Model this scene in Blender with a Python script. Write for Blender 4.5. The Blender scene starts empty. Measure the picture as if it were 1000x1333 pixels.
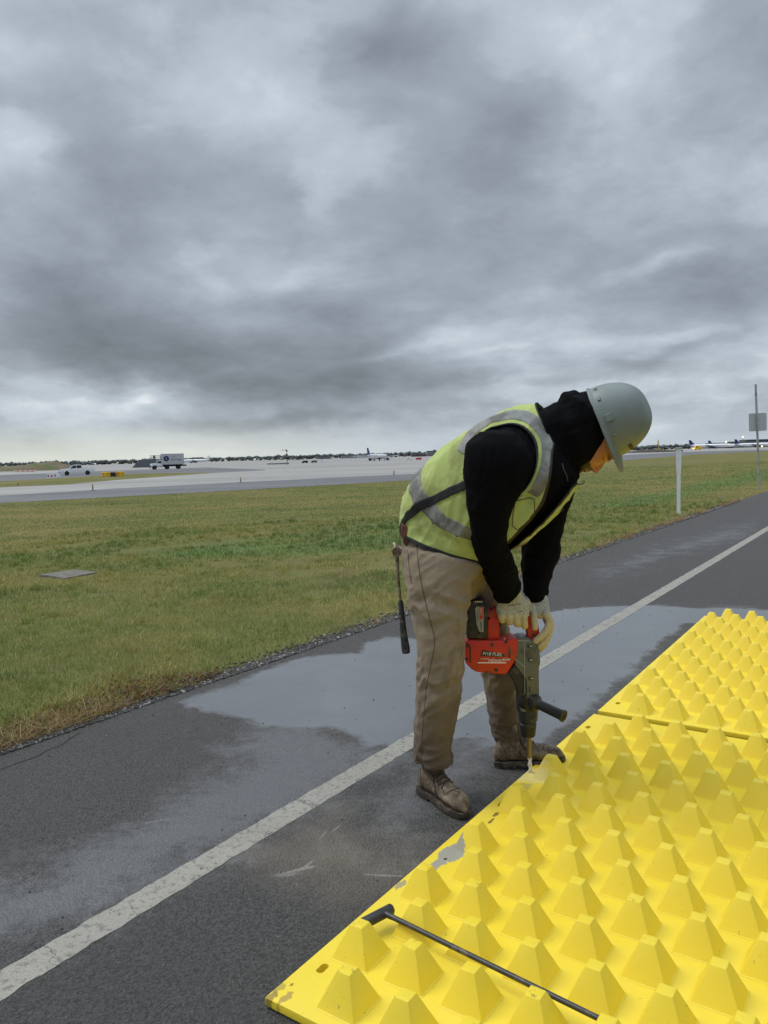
import bpy, bmesh, math, random
import numpy as np
from mathutils import Vector, Matrix, noise as mn
from math import radians as R_, sin, cos, pi
random.seed(7); rng = np.random.default_rng(7)
S = bpy.context.scene; COL = S.collection
# ------------------------------------------------------------ camera
H = 1.45; FPX = 1000.0
roll = math.atan(.0265)
pitch = math.atan((666.5-(607-.0265*500))*cos(roll)/FPX)
F = np.array([0, cos(pitch), -sin(pitch)]); R0 = np.array([1., 0, 0]); U0 = np.cross(R0, F)
RX = cos(roll)*R0-sin(roll)*U0; UX = sin(roll)*R0+cos(roll)*U0
cd = bpy.data.cameras.new('camera'); cam = bpy.data.objects.new('camera', cd); COL.objects.link(cam)
cd.sensor_width = 36; cd.lens = 36*FPX/1333.; cd.clip_start = .05; cd.clip_end = 60000
M = Matrix(((RX[0], UX[0], -F[0], 0), (RX[1], UX[1], -F[1], 0), (RX[2], UX[2], -F[2], H), (0, 0, 0, 1)))
cam.matrix_world = M; S.camera = cam
S.render.resolution_x = 768; S.render.resolution_y = 1024
S.view_settings.view_transform = 'Standard'; S.view_settings.look = 'None'
S.view_settings.exposure = 0.14; S.view_settings.gamma = 1
S.cycles.max_bounces = 6; S.cycles.diffuse_bounces = 3; S.cycles.use_denoising = True
def ray(x, y): return F+(x-500)/FPX*RX-(y-666.5)/FPX*UX
def G(x, y, z=0.):                       # point of the horizontal plane z seen at (x, y) of the photograph
    r = ray(x, y); t = (z-H)/r[2]; return Vector((r[0]*t, r[1]*t, z))
def W(x, y, Y):                          # point at distance Y seen at (x, y)
    r = ray(x, y); t = Y/r[1]; return Vector((r[0]*t, Y, H+r[2]*t))
UD = np.array([.56724501, .82354909]); VD = np.array([UD[1], -UD[0]])
def uv(u, v, z=0.): return Vector((UD[0]*u+VD[0]*v, UD[1]*u+VD[1]*v, z))
ROAD_A = math.atan2(UD[1], UD[0])
# ------------------------------------------------------------ node helpers
def lin(r, g, b):
    f = lambda c: (c/255/12.92 if c/255 <= .04045 else ((c/255+.055)/1.055)**2.4)
    return (f(r), f(g), f(b), 1)
def nd(nt, t, ins=None, **pr):
    n = nt.nodes.new(t)
    for k, v in pr.items(): setattr(n, k, v)
    for k, v in (ins or {}).items():
        if isinstance(v, bpy.types.NodeSocket): nt.links.new(v, n.inputs[k])
        else: n.inputs[k].default_value = v
    return n
def ma(nt, op, a, b=0., c=0., clamp=False):
    return nd(nt, 'ShaderNodeMath', {0: a, 1: b, 2: c}, operation=op, use_clamp=clamp).outputs[0]
def mx(nt, f, a, b, bt='MIX'):
    n = nd(nt, 'ShaderNodeMix', {0: f, 6: a, 7: b}, data_type='RGBA', blend_type=bt); return n.outputs[2]
def rp(nt, f, st):
    n = nd(nt, 'ShaderNodeValToRGB', {0: f}); e = n.color_ramp.elements
    while len(e) < len(st): e.new(.5)
    for el, (p, c) in zip(e, st): el.position = p; el.color = c if len(c) == 4 else (*c, 1)
    return n.outputs[0]
def nz(nt, vec, sc, de=3., ro=.5, di=0., out=0):
    return nd(nt, 'ShaderNodeTexNoise', {'Vector': vec, 'Scale': sc, 'Detail': de, 'Roughness': ro, 'Distortion': di}).outputs[out]
def vm(nt, op, a, b=(0, 0, 0), c=(0, 0, 0)):
    n = nt.nodes.new('ShaderNodeVectorMath'); n.operation = op
    for i, v in enumerate((a, b, c)):
        if isinstance(v, bpy.types.NodeSocket): nt.links.new(v, n.inputs[i])
        elif i < len(n.inputs) and n.inputs[i].type == 'VECTOR': n.inputs[i].default_value = v
    return n
def sm(nt, x, a, b):                    # smoothstep
    return nd(nt, 'ShaderNodeMapRange', {0: x, 1: a, 2: b, 3: 0., 4: 1.}, interpolation_type='SMOOTHSTEP').outputs[0]
def bump(nt, h, st, dist, prev=None):
    i = {'Height': h, 'Strength': st, 'Distance': dist}
    if prev is not None: i['Normal'] = prev
    return nd(nt, 'ShaderNodeBump', i).outputs[0]
def newmat(name):
    m = bpy.data.materials.new(name); m.use_nodes = True; nt = m.node_tree
    return m, nt, nt.nodes['Principled BSDF']
def obco(nt): return nd(nt, 'ShaderNodeTexCoord').outputs['Object']
def pm(name, col, rough=.6, var=.18, sc=12., bp=.0, bsc=60., dirt=None, damt=.4, dsc=8., metal=0., spec=.5, bd=.002):
    m, nt, b = newmat(name); co = obco(nt)
    n1 = nz(nt, co, sc, 4., .6)
    c = mx(nt, ma(nt, 'MULTIPLY', n1, 1.0), tuple(x*(1-var) for x in col[:3])+(1,), tuple(min(1, x*(1+var)) for x in col[:3])+(1,))
    if dirt is not None:
        n2 = nz(nt, co, dsc, 6., .65, .4)
        c = mx(nt, sm(nt, n2, .62-damt*.3, .72-damt*.2), c, (*dirt[:3], 1))
    nt.links.new(c, b.inputs['Base Color'])
    nt.links.new(ma(nt, 'MULTIPLY_ADD', n1, .2, rough-.1, True), b.inputs['Roughness'])
    b.inputs['Metallic'].default_value = metal; b.inputs['Specular IOR Level'].default_value = spec
    if bp: nt.links.new(bump(nt, nz(nt, co, bsc, 5., .6), bp, bd), b.inputs['Normal'])
    return m
# ------------------------------------------------------------ sky, sun
SUN_EL, SUN_AZ = 52., -75.     # azimuth from +Y towards +X
wd = bpy.data.worlds.new('World'); S.world = wd; wd.use_nodes = True; nt = wd.node_tree
for n in list(nt.nodes): nt.nodes.remove(n)
def sky_world():
    out = nd(nt, 'ShaderNodeOutputWorld')
    d = nd(nt, 'ShaderNodeTexCoord').outputs['Generated']
    d = vm(nt, 'NORMALIZE', d).outputs[0]
    sx = nd(nt, 'ShaderNodeSeparateXYZ', {0: d}); x, y, z = sx.outputs
    az = ma(nt, 'ARCTAN2', x, y); el = ma(nt, 'ARCSINE', z)
    # cloud layer on a plane overhead, seen in perspective
    zz = ma(nt, 'ADD', ma(nt, 'MAXIMUM', z, 0.), .30)
    P = nd(nt, 'ShaderNodeCombineXYZ', {0: ma(nt, 'DIVIDE', x, zz), 1: ma(nt, 'DIVIDE', y, zz), 2: 3.7}).outputs[0]
    w1 = nz(nt, P, .8, 3., .5, 0., 1)
    Pw = vm(nt, 'MULTIPLY_ADD', w1, (.35, .35, 0), P).outputs[0]
    big = nz(nt, Pw, 1.5, 8., .56)
    Pu = vm(nt, 'ADD', Pw, (.0, -.10, .05)).outputs[0]; big2 = nz(nt, Pu, 1.5, 8., .56)
    fin = nz(nt, Pw, 4.2, 7., .58, .15); fin2 = nz(nt, vm(nt, 'ADD', Pw, (.0, -.04, .02)).outputs[0], 4.2, 7., .58, .15)
    # second, wind-drawn layer in angle space
    A = nd(nt, 'ShaderNodeCombineXYZ', {0: ma(nt, 'MULTIPLY', az, 2.4), 1: ma(nt, 'MULTIPLY', el, 4.2), 2: 1.3}).outputs[0]
    wA = nz(nt, A, 1.7, 5., .55, 0., 1)
    C0 = nd(nt, 'ShaderNodeCombineXYZ', {0: az, 1: el, 2: 0.}).outputs[0]
    Cw = vm(nt, 'MULTIPLY_ADD', wA, (.26, .13, 0), vm(nt, 'SUBTRACT', C0, (.13, .065, 0)).outputs[0]).outputs[0]
    str_ = nz(nt, A, 2.6, 7., .6, .3)
    blobs = SKY_BLOBS
    acc = None
    for (bx, by, wx, wy, rot, amp) in blobs:
        r = ray(bx, by); r = r/np.linalg.norm(r)
        a0, e0 = math.atan2(r[0], r[1]), math.asin(r[2])
        mp = nd(nt, 'ShaderNodeMapping', {'Vector': Cw, 'Location': (a0, e0, 0), 'Rotation': (0, 0, R_(rot)), 'Scale': (wx/1000., wy/1000., 1)}, vector_type='TEXTURE').outputs[0]
        g = ma(nt, 'EXPONENT', ma(nt, 'MULTIPLY', vm(nt, 'DOT_PRODUCT', mp, mp).outputs['Value'], -1.))
        acc = ma(nt, 'MULTIPLY_ADD', g, amp, acc if acc is not None else 0.)
    # thickness of the cloud deck: thin rims are bright, thick bellies dark
    d_ = ma(nt, 'MULTIPLY_ADD', acc, -.90, .470)
    d_ = ma(nt, 'MULTIPLY_ADD', ma(nt, 'SUBTRACT', big, .5), .85, d_)
    d_ = ma(nt, 'MULTIPLY_ADD', ma(nt, 'SUBTRACT', fin, .5), .50, d_)
    d_ = ma(nt, 'MULTIPLY_ADD', ma(nt, 'SUBTRACT', str_, .5), .26, d_)
    tn = rp(nt, d_, [(.16, (1.,)*3), (.30, (.76,)*3), (.42, (.67,)*3), (.475, (.57,)*3), (.56, (.49,)*3), (.68, (.31,)*3), (.88, (.12,)*3)])
    v = nd(nt, 'ShaderNodeSeparateColor', {0: tn}).outputs[0]
    v = ma(nt, 'MULTIPLY_ADD', ma(nt, 'SUBTRACT', big, big2), .85, v)
    v = ma(nt, 'MULTIPLY_ADD', ma(nt, 'SUBTRACT', fin, fin2), .45, v)
    # smooth pale air near the horizon
    hz = sm(nt, el, .055, .0)
    v = mx(nt, ma(nt, 'MULTIPLY', hz, .75), nd(nt, 'ShaderNodeCombineXYZ', {0: v, 1: v, 2: v}).outputs[0], (.77, .77, .77, 1))
    col = rp(nt, v, [(0., lin(102, 108, 115)), (.25, lin(129, 137, 146)), (.5, lin(156, 165, 175)), (.75, lin(188, 198, 208)), (1., lin(232, 237, 242))])
    warm = ma(nt, 'MULTIPLY', sm(nt, el, .06, .0), sm(nt, az, .15, -.35))
    col = mx(nt, ma(nt, 'MULTIPLY', warm, .8), col, lin(222, 226, 212))
    # the overcast is brightest overhead
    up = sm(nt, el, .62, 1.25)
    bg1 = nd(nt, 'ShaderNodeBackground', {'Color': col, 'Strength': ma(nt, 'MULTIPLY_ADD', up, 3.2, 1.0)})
    sk = nd(nt, 'ShaderNodeTexSky', sky_type='NISHITA', sun_disc=False, sun_elevation=R_(SUN_EL), sun_rotation=R_(SUN_AZ), dust_density=3.)
    bg2 = nd(nt, 'ShaderNodeBackground', {'Color': sk.outputs[0], 'Strength': .08})
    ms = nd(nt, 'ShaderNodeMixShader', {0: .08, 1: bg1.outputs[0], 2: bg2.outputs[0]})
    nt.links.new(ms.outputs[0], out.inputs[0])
# photo x, y | half widths in milliradian | tilt | brightness
SKY_BLOBS = [
 (510,62,95,50,0,-.20),(640,175,130,62,10,-.26),(655,225,80,28,0,-.10),(965,60,95,80,0,-.24),(215,240,190,42,-4,-.20),
 (120,395,260,75,4,-.19),(60,440,160,40,0,-.14),(560,335,170,52,6,-.15),(600,395,160,34,8,-.12),(900,380,150,55,6,-.20),(330,490,120,30,2,-.20),(470,495,150,30,0,-.18),
 (45,577,110,8,0,-.34),(110,25,120,34,0,-.14),(60,150,80,40,0,-.08),(440,540,130,12,0,-.16),(700,462,40,12,0,-.12),(930,470,120,18,6,-.10),
 (395,110,70,90,0,.12),(20,210,60,30,0,.26),(270,75,120,55,0,.10),(700,35,90,60,0,.13),(850,80,80,60,0,.16),(415,235,36,30,0,.14),(545,150,30,30,0,.08),(470,215,50,40,0,.10),
 (370,358,70,16,0,.16),(180,505,46,18,8,.30),(120,532,170,14,4,.07),(30,520,80,16,0,.12),(560,452,130,8,6,.10),(810,342,80,11,14,.18),(640,468,60,6,5,.12),(840,428,90,8,8,.13),(330,462,60,10,0,.12),
 (900,530,200,34,0,.12),(300,592,420,9,0,.20),(720,505,120,12,0,.12),(230,588,120,7,0,.12),
 (250,455,200,22,3,-.12),(560,425,120,14,8,-.10),(800,470,120,14,8,-.14),(620,505,140,10,3,-.14),(880,445,90,10,10,-.10),(90,470,120,24,4,-.12),(300,545,200,9,2,-.10),(60,552,90,7,0,.10),(690,530,160,8,4,-.08)]
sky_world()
sl = bpy.data.lights.new('sun', 'SUN'); sl.energy = 1.5; sl.angle = R_(28); sl.color = (1, .965, .91)
sun = bpy.data.objects.new('sun', sl); COL.objects.link(sun)
sd = Vector((cos(R_(SUN_EL))*sin(R_(SUN_AZ)), cos(R_(SUN_EL))*cos(R_(SUN_AZ)), sin(R_(SUN_EL))))
sun.rotation_euler = sd.to_track_quat('Z', 'Y').to_euler()
# ------------------------------------------------------------ object helpers
def tag(o, label=None, cat=None, group=None, kind=None):
    for k, v in (('label', label), ('category', cat), ('group', group), ('kind', kind)):
        if v: o[k] = v
    return o
def link(name, me, parent=None):
    o = bpy.data.objects.new(name, me); COL.objects.link(o)
    if parent is not None:
        o.parent = parent; bpy.context.view_layer.update(); o.matrix_parent_inverse = parent.matrix_world.inverted()
    return o
def mesh(name, v, f, mats, parent=None, smooth=False, mi=None):
    me = bpy.data.meshes.new(name)
    me.from_pydata([tuple(p) for p in v], [], f)
    for m in (mats if isinstance(mats, (list, tuple)) else [mats]): me.materials.append(m)
    if mi is not None: me.polygons.foreach_set('material_index', np.array(mi, dtype=np.int32))
    if smooth: me.polygons.foreach_set('use_smooth', np.ones(len(me.polygons), dtype=bool))
    me.update(); return link(name, me, parent)
def empty(name, loc=(0, 0, 0), rz=0.):
    o = bpy.data.objects.new(name, None); COL.objects.link(o); o.location = loc; o.rotation_euler = (0, 0, rz)
    o.empty_display_size = .2; bpy.context.view_layer.update(); return o
def npmesh(name, V, Fq, mats, mi=None):     # V (n,3), Fq (m,k) arrays of one polygon size
    me = bpy.data.meshes.new(name); k = Fq.shape[1]
    me.vertices.add(len(V)); me.vertices.foreach_set('co', V.astype(np.float32).ravel())
    me.loops.add(Fq.size); me.loops.foreach_set('vertex_index', Fq.astype(np.int32).ravel())
    me.polygons.add(len(Fq)); me.polygons.foreach_set('loop_start', np.arange(len(Fq), dtype=np.int32)*k)
    me.polygons.foreach_set('loop_total', np.full(len(Fq), k, dtype=np.int32))
    for m in mats: me.materials.append(m)
    if mi is not None: me.polygons.foreach_set('material_index', mi.astype(np.int32))
    me.update(calc_edges=True); return me
class B:                                    # collects simple solids into one mesh
    def __init__(s): s.v = []; s.f = []; s.m = []; s.T = Matrix()
    def add(s, v, f, m=0):
        k = len(s.v); s.v += [tuple(s.T @ Vector(p)) for p in v]; s.f += [tuple(i+k for i in q) for q in f]; s.m += [m]*len(f)
    def box(s, c, d, m=0, bev=0., rot=None):
        bm = bmesh.new(); bmesh.ops.create_cube(bm, size=1)
        for q in bm.verts: q.co = Vector((q.co.x*d[0], q.co.y*d[1], q.co.z*d[2]))
        if bev: bmesh.ops.bevel(bm, geom=bm.edges[:], offset=bev, segments=2, profile=.5, affect='EDGES')
        s.bm(bm, m, Matrix.Translation(Vector(c)) @ (rot.to_4x4() if rot else Matrix()))
    def bm(s, bm, m=0, T=Matrix()):
        bm.verts.index_update(); s.add([T @ q.co for q in bm.verts], [[q.index for q in f.verts] for f in bm.faces], m); bm.free()
    def prism(s, pts, thick, m=0, bev=0., T=Matrix(), seg=2):   # outline in local XZ, thickness along Y
        bm = bmesh.new(); vs = [bm.verts.new((p[0], -thick/2, p[1])) for p in pts]
        f = bm.faces.new(vs); bm.normal_update()
        r = bmesh.ops.extrude_face_region(bm, geom=[f])
        for q in [g for g in r['geom'] if isinstance(g, bmesh.types.BMVert)]: q.co.y += thick
        bmesh.ops.recalc_face_normals(bm, faces=bm.faces[:])
        if bev: bmesh.ops.bevel(bm, geom=bm.edges[:], offset=bev, segments=seg, profile=.6, affect='EDGES', clamp_overlap=True)
        s.bm(bm, m, T)
    def tube(s, pts, rad, m=0, n=12, cap=True, sy=1.):
        V, Fc = tube_vf(pts, rad, n, cap, sy); s.add(V, Fc, m)
    def lathe(s, prof, m=0, n=24, T=Matrix()):                   # (r, z) profile about local Z
        V = []; Fc = []
        for r, z in prof:
            for i in range(n): a = 2*pi*i/n; V.append(T @ Vector((r*cos(a), r*sin(a), z)))
        for j in range(len(prof)-1):
            for i in range(n): Fc.append((j*n+i, j*n+(i+1) % n, (j+1)*n+(i+1) % n, (j+1)*n+i))
        Fc.append(tuple(range(n))[::-1]); Fc.append(tuple((len(prof)-1)*n+i for i in range(n)))
        s.add(V, Fc, m)
    def build(s, name, mats, parent=None, smooth=False, ang=None):
        o = mesh(name, s.v, s.f, mats, parent, smooth, s.m)
        if ang is not None:
            o.data.polygons.foreach_set('use_smooth', np.ones(len(o.data.polygons), dtype=bool))
            o.data.set_sharp_from_angle(angle=R_(ang))
        return o
def tube_vf(pts, rad, n=12, cap=True, sy=1.):
    pts = [Vector(p) for p in pts]; V = []; Fc = []
    if not hasattr(rad, '__len__'): rad = [rad]*len(pts)
    t0 = (pts[1]-pts[0]).normalized(); up = Vector((0, 0, 1)) if abs(t0.z) < .9 else Vector((0, 1, 0))
    a = t0.cross(up).normalized()
    for i, p in enumerate(pts):
        t = (pts[min(i+1, len(pts)-1)]-pts[max(i-1, 0)]).normalized()
        a = (a-t*a.dot(t)).normalized(); b = t.cross(a)
        for k in range(n):
            q = 2*pi*k/n; V.append(p+(a*cos(q)+b*sin(q)*sy)*rad[i])
    for j in range(len(pts)-1):
        for i in range(n): Fc.append((j*n+i, j*n+(i+1) % n, (j+1)*n+(i+1) % n, (j+1)*n+i))
    if cap: Fc.append(tuple(range(n))[::-1]); Fc.append(tuple((len(pts)-1)*n+i for i in range(n)))
    return V, Fc
def spline(P, n):                            # Catmull-Rom through tuples/arrays
    P = [np.array(p, float) for p in P]; out = []
    for i in range(len(P)-1):
        p0, p1, p2, p3 = P[max(i-1, 0)], P[i], P[i+1], P[min(i+2, len(P)-1)]
        for k in range(n):
            t = k/n; out.append(.5*((2*p1)+(-p0+p2)*t+(2*p0-5*p1+4*p2-p3)*t*t+(-p0+3*p1-3*p2+p3)*t**3))
    out.append(P[-1]); return out
def text_mesh(s, size, ext=.0006, shear=0.):
    c = bpy.data.curves.new('t', 'FONT'); c.body = s; c.size = size; c.extrude = ext; c.align_x = 'CENTER'; c.align_y = 'CENTER'; c.shear = shear; c.resolution_u = 3
    o = bpy.data.objects.new('t', c); COL.objects.link(o); bpy.context.view_layer.update()
    me = bpy.data.meshes.new_from_object(o); bpy.data.objects.remove(o); bpy.data.curves.remove(c); return me
def add_text(b, s, size, T, m=0, ext=.0006, shear=0.):   # text lies in local XY of T
    me = text_mesh(s, size, ext, shear)
    b.add([T @ v.co for v in me.vertices], [tuple(p.vertices) for p in me.polygons], m); bpy.data.meshes.remove(me)
# ------------------------------------------------------------ ground, road, airfield pavements
def inpoly(px, py, poly):
    c = np.zeros(px.shape, bool); n = len(poly)
    for i in range(n):
        x1, y1 = poly[i]; x2, y2 = poly[(i+1) % n]
        c ^= ((y1 > py) != (y2 > py)) & (px < (x2-x1)*(py-y1)/((y2-y1) or 1e-9)+x1)
    return c
def sdist(px, py, poly):
    d = np.full(px.shape, 1e9); n = len(poly)
    for i in range(n):
        a = np.array(poly[i]); e = np.array(poly[(i+1) % n])-a; L = max((e*e).sum(), 1e-9)
        t = np.clip(((px-a[0])*e[0]+(py-a[1])*e[1])/L, 0, 1)
        d = np.minimum(d, np.hypot(px-a[0]-t*e[0], py-a[1]-t*e[1]))
    return np.where(inpoly(px, py, poly), d, -d)
def gp(pts): return [tuple(G(x, y))[:2] for x, y in pts]
ZA = -.5                                 # the airfield lies half a metre below the road
def vz(x, y):
    t = np.clip((-4.2-(VD[0]*x+VD[1]*y))/22., 0, 1); return ZA*t*t*(3-2*t)
# soil / grass sheet to the horizon
m, nt, b = newmat('grass_ground'); co = obco(nt)
n0 = nz(nt, co, .12, 5., .6); n1 = nz(nt, co, .9, 6., .62, .3); n2 = nz(nt, co, 9., 5., .7); n3 = nz(nt, co, 120., 3., .7)
c = rp(nt, n1, [(.28, lin(104, 94, 62)), (.45, lin(114, 112, 68)), (.58, lin(118, 118, 70)), (.75, lin(102, 114, 68))])
c = mx(nt, sm(nt, n0, .44, .60), c, lin(136, 124, 80))
n5 = nz(nt, nd(nt, 'ShaderNodeMapping', {'Vector': co, 'Scale': (.05, .35, 1)}).outputs[0], 1., 5., .65); c = mx(nt, ma(nt, 'MULTIPLY', sm(nt, n5, .5, .68), .5), c, lin(84, 92, 54))
c = mx(nt, sm(nt, n2, .5, .8), c, lin(84, 98, 52))
c = mx(nt, ma(nt, 'MULTIPLY', n3, .5), c, lin(52, 54, 32))
at = nd(nt, 'ShaderNodeAttribute', attribute_name='clover').outputs['Fac']
c = mx(nt, ma(nt, 'MULTIPLY', sm(nt, ma(nt, 'MULTIPLY_ADD', n1, .5, at), .6, 1.1), .5), c, lin(84, 116, 62))
nt.links.new(c, b.inputs['Base Color']); b.inputs['Roughness'].default_value = .95; b.inputs['Specular IOR Level'].default_value = .1
nt.links.new(bump(nt, n2, .6, .05, bump(nt, n3, .5, .012)), b.inputs['Normal'])
M_GRASS = m
def clover_amt(x, y):                        # darker, lusher band in the middle of the verge
    pl = gp([(150, 712), (330, 694), (540, 672), (560, 668), (560, 712), (400, 722), (250, 722)])
    pr = gp([(770, 655), (850, 640), (930, 622), (1010, 606), (1010, 622), (960, 634), (880, 652), (800, 668)])
    d = np.maximum(sdist(x, y, pl), sdist(x, y, pr)); return np.clip(.5+d/1.6, 0, 1)
us = np.concatenate([[-9000, -2500, -600, -100], np.arange(-20, 60, .8), [80, 150, 400, 1200, 3000, 12000]])
vs = np.concatenate([[-12000, -4000, -1500, -500, -150, -60], np.arange(-40, -3, .8), [0, 6, 30, 300, 3000, 9000]])
X, Y = np.meshgrid(us, vs); X, Y = UD[0]*X+VD[0]*Y, UD[1]*X+VD[1]*Y
V = np.stack([X.ravel(), Y.ravel(), vz(X.ravel(), Y.ravel())], 1); I = np.arange(X.size).reshape(X.shape)
me = npmesh('grass_field', V, np.stack([I[:-1, :-1], I[1:, :-1], I[1:, 1:], I[:-1, 1:]], -1).reshape(-1, 4)[:, ::-1], [M_GRASS])
a = me.attributes.new('clover', 'FLOAT', 'POINT'); a.data.foreach_set('value', clover_amt(V[:, 0], V[:, 1]).astype(np.float32))
tag(link('grass_field', me), kind='structure')
# service road with standing water
m, nt, b = newmat('asphalt'); co = obco(nt)
wet = nd(nt, 'ShaderNodeAttribute', attribute_name='wet').outputs['Fac']
film = nd(nt, 'ShaderNodeAttribute', attribute_name='film').outputs['Fac']
dust = nd(nt, 'ShaderNodeAttribute', attribute_name='dust').outputs['Fac']
e1 = nz(nt, co, 3., 8., .65, .3); e2 = nz(nt, co, 18., 5., .7)
vor = nd(nt, 'ShaderNodeTexVoronoi', {'Vector': co, 'Scale': 105., 'Randomness': 1.}, feature='F1')
agg = nz(nt, co, 150., 5., .8); agg2 = nz(nt, co, 70., 4., .7)
W_ = sm(nt, ma(nt, 'MULTIPLY_ADD', ma(nt, 'SUBTRACT', e2, .5), .10, ma(nt, 'MULTIPLY_ADD', ma(nt, 'SUBTRACT', e1, .5), .34, wet)), .455, .545)
Fi = sm(nt, ma(nt, 'MULTIPLY_ADD', ma(nt, 'SUBTRACT', e2, .5), .5, ma(nt, 'MULTIPLY_ADD', ma(nt, 'SUBTRACT', e1, .5), .8, film)), .35, .8)
dry = mx(nt, sm(nt, agg2, .3, .7), lin(48, 47, 46), lin(90, 88, 85))
dry = mx(nt, sm(nt, vor.outputs['Distance'], .0, .5), lin(106, 103, 99), dry)
dry = mx(nt, sm(nt, agg, .58, .68), dry, lin(146, 142, 134))
dry = mx(nt, ma(nt, 'MULTIPLY', sm(nt, e1, .35, .7), .35), dry, lin(70, 68, 66))
dry = mx(nt, ma(nt, 'MULTIPLY', sm(nt, ma(nt, 'MULTIPLY_ADD', ma(nt, 'SUBTRACT', e1, .5), .7, dust), .4, .9), .6), dry, lin(140, 128, 112))
silt_sheen = mx(nt, e1, lin(92, 95, 99), lin(112, 114, 117))  # sediment colour, lightened and blued so it also carries painted sky reflection
for (qx, qy, an_, rx_, ry_, am_) in ((392, 1133, 22, .055, .010, .75), (372, 1140, 4, .05, .014, .55), (402, 1126, 60, .035, .006, .7), (421, 1088, 72, .04, .004, .55), (437, 1080, 60, .045, .005, .5), (500, 1141, -8, .07, .006, .7), (205, 1070, 20, .06, .008, .25)):
    g_ = G(qx, qy)
    mp = nd(nt, 'ShaderNodeMapping', {'Vector': co, 'Location': (g_.x, g_.y, 0), 'Rotation': (0, 0, R_(an_)), 'Scale': (rx_, ry_, 1)}, vector_type='TEXTURE').outputs[0]
    dry = mx(nt, ma(nt, 'MULTIPLY', sm(nt, ma(nt, 'MULTIPLY_ADD', ma(nt, 'SUBTRACT', agg2, .5), 2.6, vm(nt, 'LENGTH', mp).outputs['Value']), 1.3, .5), am_*.7), dry, lin(180, 176, 168))
c = mx(nt, ma(nt, 'MULTIPLY', Fi, .42), dry, silt_sheen); c = mx(nt, ma(nt, 'MULTIPLY', W_, .8), c, silt_sheen)
nt.links.new(c, b.inputs['Base Color'])
r = ma(nt, 'MULTIPLY_ADD', Fi, -.42, .78); r = ma(nt, 'MULTIPLY_ADD', W_, ma(nt, 'SUBTRACT', .12, r), r)
nt.links.new(r, b.inputs['Roughness'])
hgt = ma(nt, 'ADD', ma(nt, 'MULTIPLY', vor.outputs['Distance'], -1.2), ma(nt, 'MULTIPLY_ADD', agg2, .9, agg))
st = ma(nt, 'MULTIPLY', ma(nt, 'SUBTRACT', 1.03, W_), ma(nt, 'MULTIPLY_ADD', Fi, -.6, .95))
nt.links.new(bump(nt, hgt, st, .010), b.inputs['Normal'])
M_ASPH = m
us = np.concatenate([[-8, -3, 0], np.arange(.8, 14, .055), np.linspace(14.3, 40, 60), [60, 100, 200, 420]])
vs = np.concatenate([np.arange(-3.83, 1.8, .055), [2.4, 3.4, 4.6, 6.]])
U_, V_ = np.meshgrid(us, vs)
edge = .05*np.array([mn.noise(Vector((u*1.3, 0, 0)))+.6*mn.noise(Vector((u*6., 5, 0))) for u in us])
V_ = V_.copy(); V_[0] += edge; V_[1] += edge*.9
X = UD[0]*U_+VD[0]*V_; Y = UD[1]*U_+VD[1]*V_
V = np.stack([X.ravel(), Y.ravel(), np.full(X.size, .004)], 1); I = np.arange(X.size).reshape(X.shape)
me = npmesh('service_road', V, np.stack([I[:-1, :-1], I[:-1, 1:], I[1:, 1:], I[1:, :-1]], -1).reshape(-1, 4), [M_ASPH])
P1 = gp([(246, 914), (262, 903), (300, 893), (345, 874), (385, 858), (420, 853), (468, 850), (466, 838), (500, 830), (560, 834), (620, 826), (700, 800), (760, 791), (860, 789), (985, 791), (1060, 800),
         (1000, 845), (905, 815), (780, 925), (745, 955), (690, 990), (640, 985), (615, 960), (560, 962), (520, 975), (470, 968), (430, 945), (380, 946), (330, 942), (285, 932)])
P2 = gp([(330, 945), (420, 950), (530, 985), (420, 1040), (300, 1105), (180, 1165), (60, 1215), (-80, 1240), (-80, 1170), (60, 1130), (200, 1060), (300, 1000)])
P3 = gp([(745, 735), (860, 700), (960, 675), (1010, 668), (1010, 700), (900, 730), (830, 760), (740, 775)])
P4 = gp([(520, 990), (640, 930), (700, 985), (640, 1040), (560, 1100), (470, 1140), (400, 1120)])
PD = gp([(300, 1110), (440, 1040), (560, 1090), (560, 1150), (470, 1190), (340, 1180)])
x, y = V[:, 0], V[:, 1]
w = np.clip(.5+sdist(x, y, P1)/.9-.10*np.clip((VD[0]*x+VD[1]*y+2.0)/.4, 0, 1), 0, 1)
fl = np.clip(np.maximum.reduce([.55+sdist(x, y, P2)/1.0, .3+sdist(x, y, P3)/2.5, .42+sdist(x, y, P4)/1.2, .45+sdist(x, y, P1)/1.2]), 0, 1)
du = np.clip(.5+sdist(x, y, PD)/.8, 0, 1)
for k, arr in (('wet', w), ('film', fl), ('dust', du)):
    a = me.attributes.new(k, 'FLOAT', 'POINT'); a.data.foreach_set('value', arr.astype(np.float32))
tag(link('service_road', me), kind='structure')
# a crack running off the crumbled edge
P_ = [G(x, y) for x, y in ((-40, 1018), (0, 1003), (25, 994), (48, 986), (62, 978), (80, 971), (92, 962), (105, 955))]
V = []; Fc = []; Q_ = spline([tuple(p) for p in P_], 8)
for i, q in enumerate(Q_):
    t_ = np.array(Q_[min(i+1, len(Q_)-1)])-np.array(Q_[max(i-1, 0)]); n_ = np.array([-t_[1], t_[0], 0])/np.hypot(t_[0], t_[1]); w_ = .0045*(1+.8*mn.noise(Vector((i*.7, 2, 0)))); o_ = .006*mn.noise(Vector((i*.9, 7, 0)))
    for s in (-1, 1): r_ = q+n_*(o_+s*w_); V.append((r_[0], r_[1], .0052))
    if i: Fc.append((2*i-2, 2*i-1, 2*i+1, 2*i))
tag(mesh('road_crack', V, Fc, pm('crack_dark', lin(30, 29, 28), .95)), kind='structure')
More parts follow.
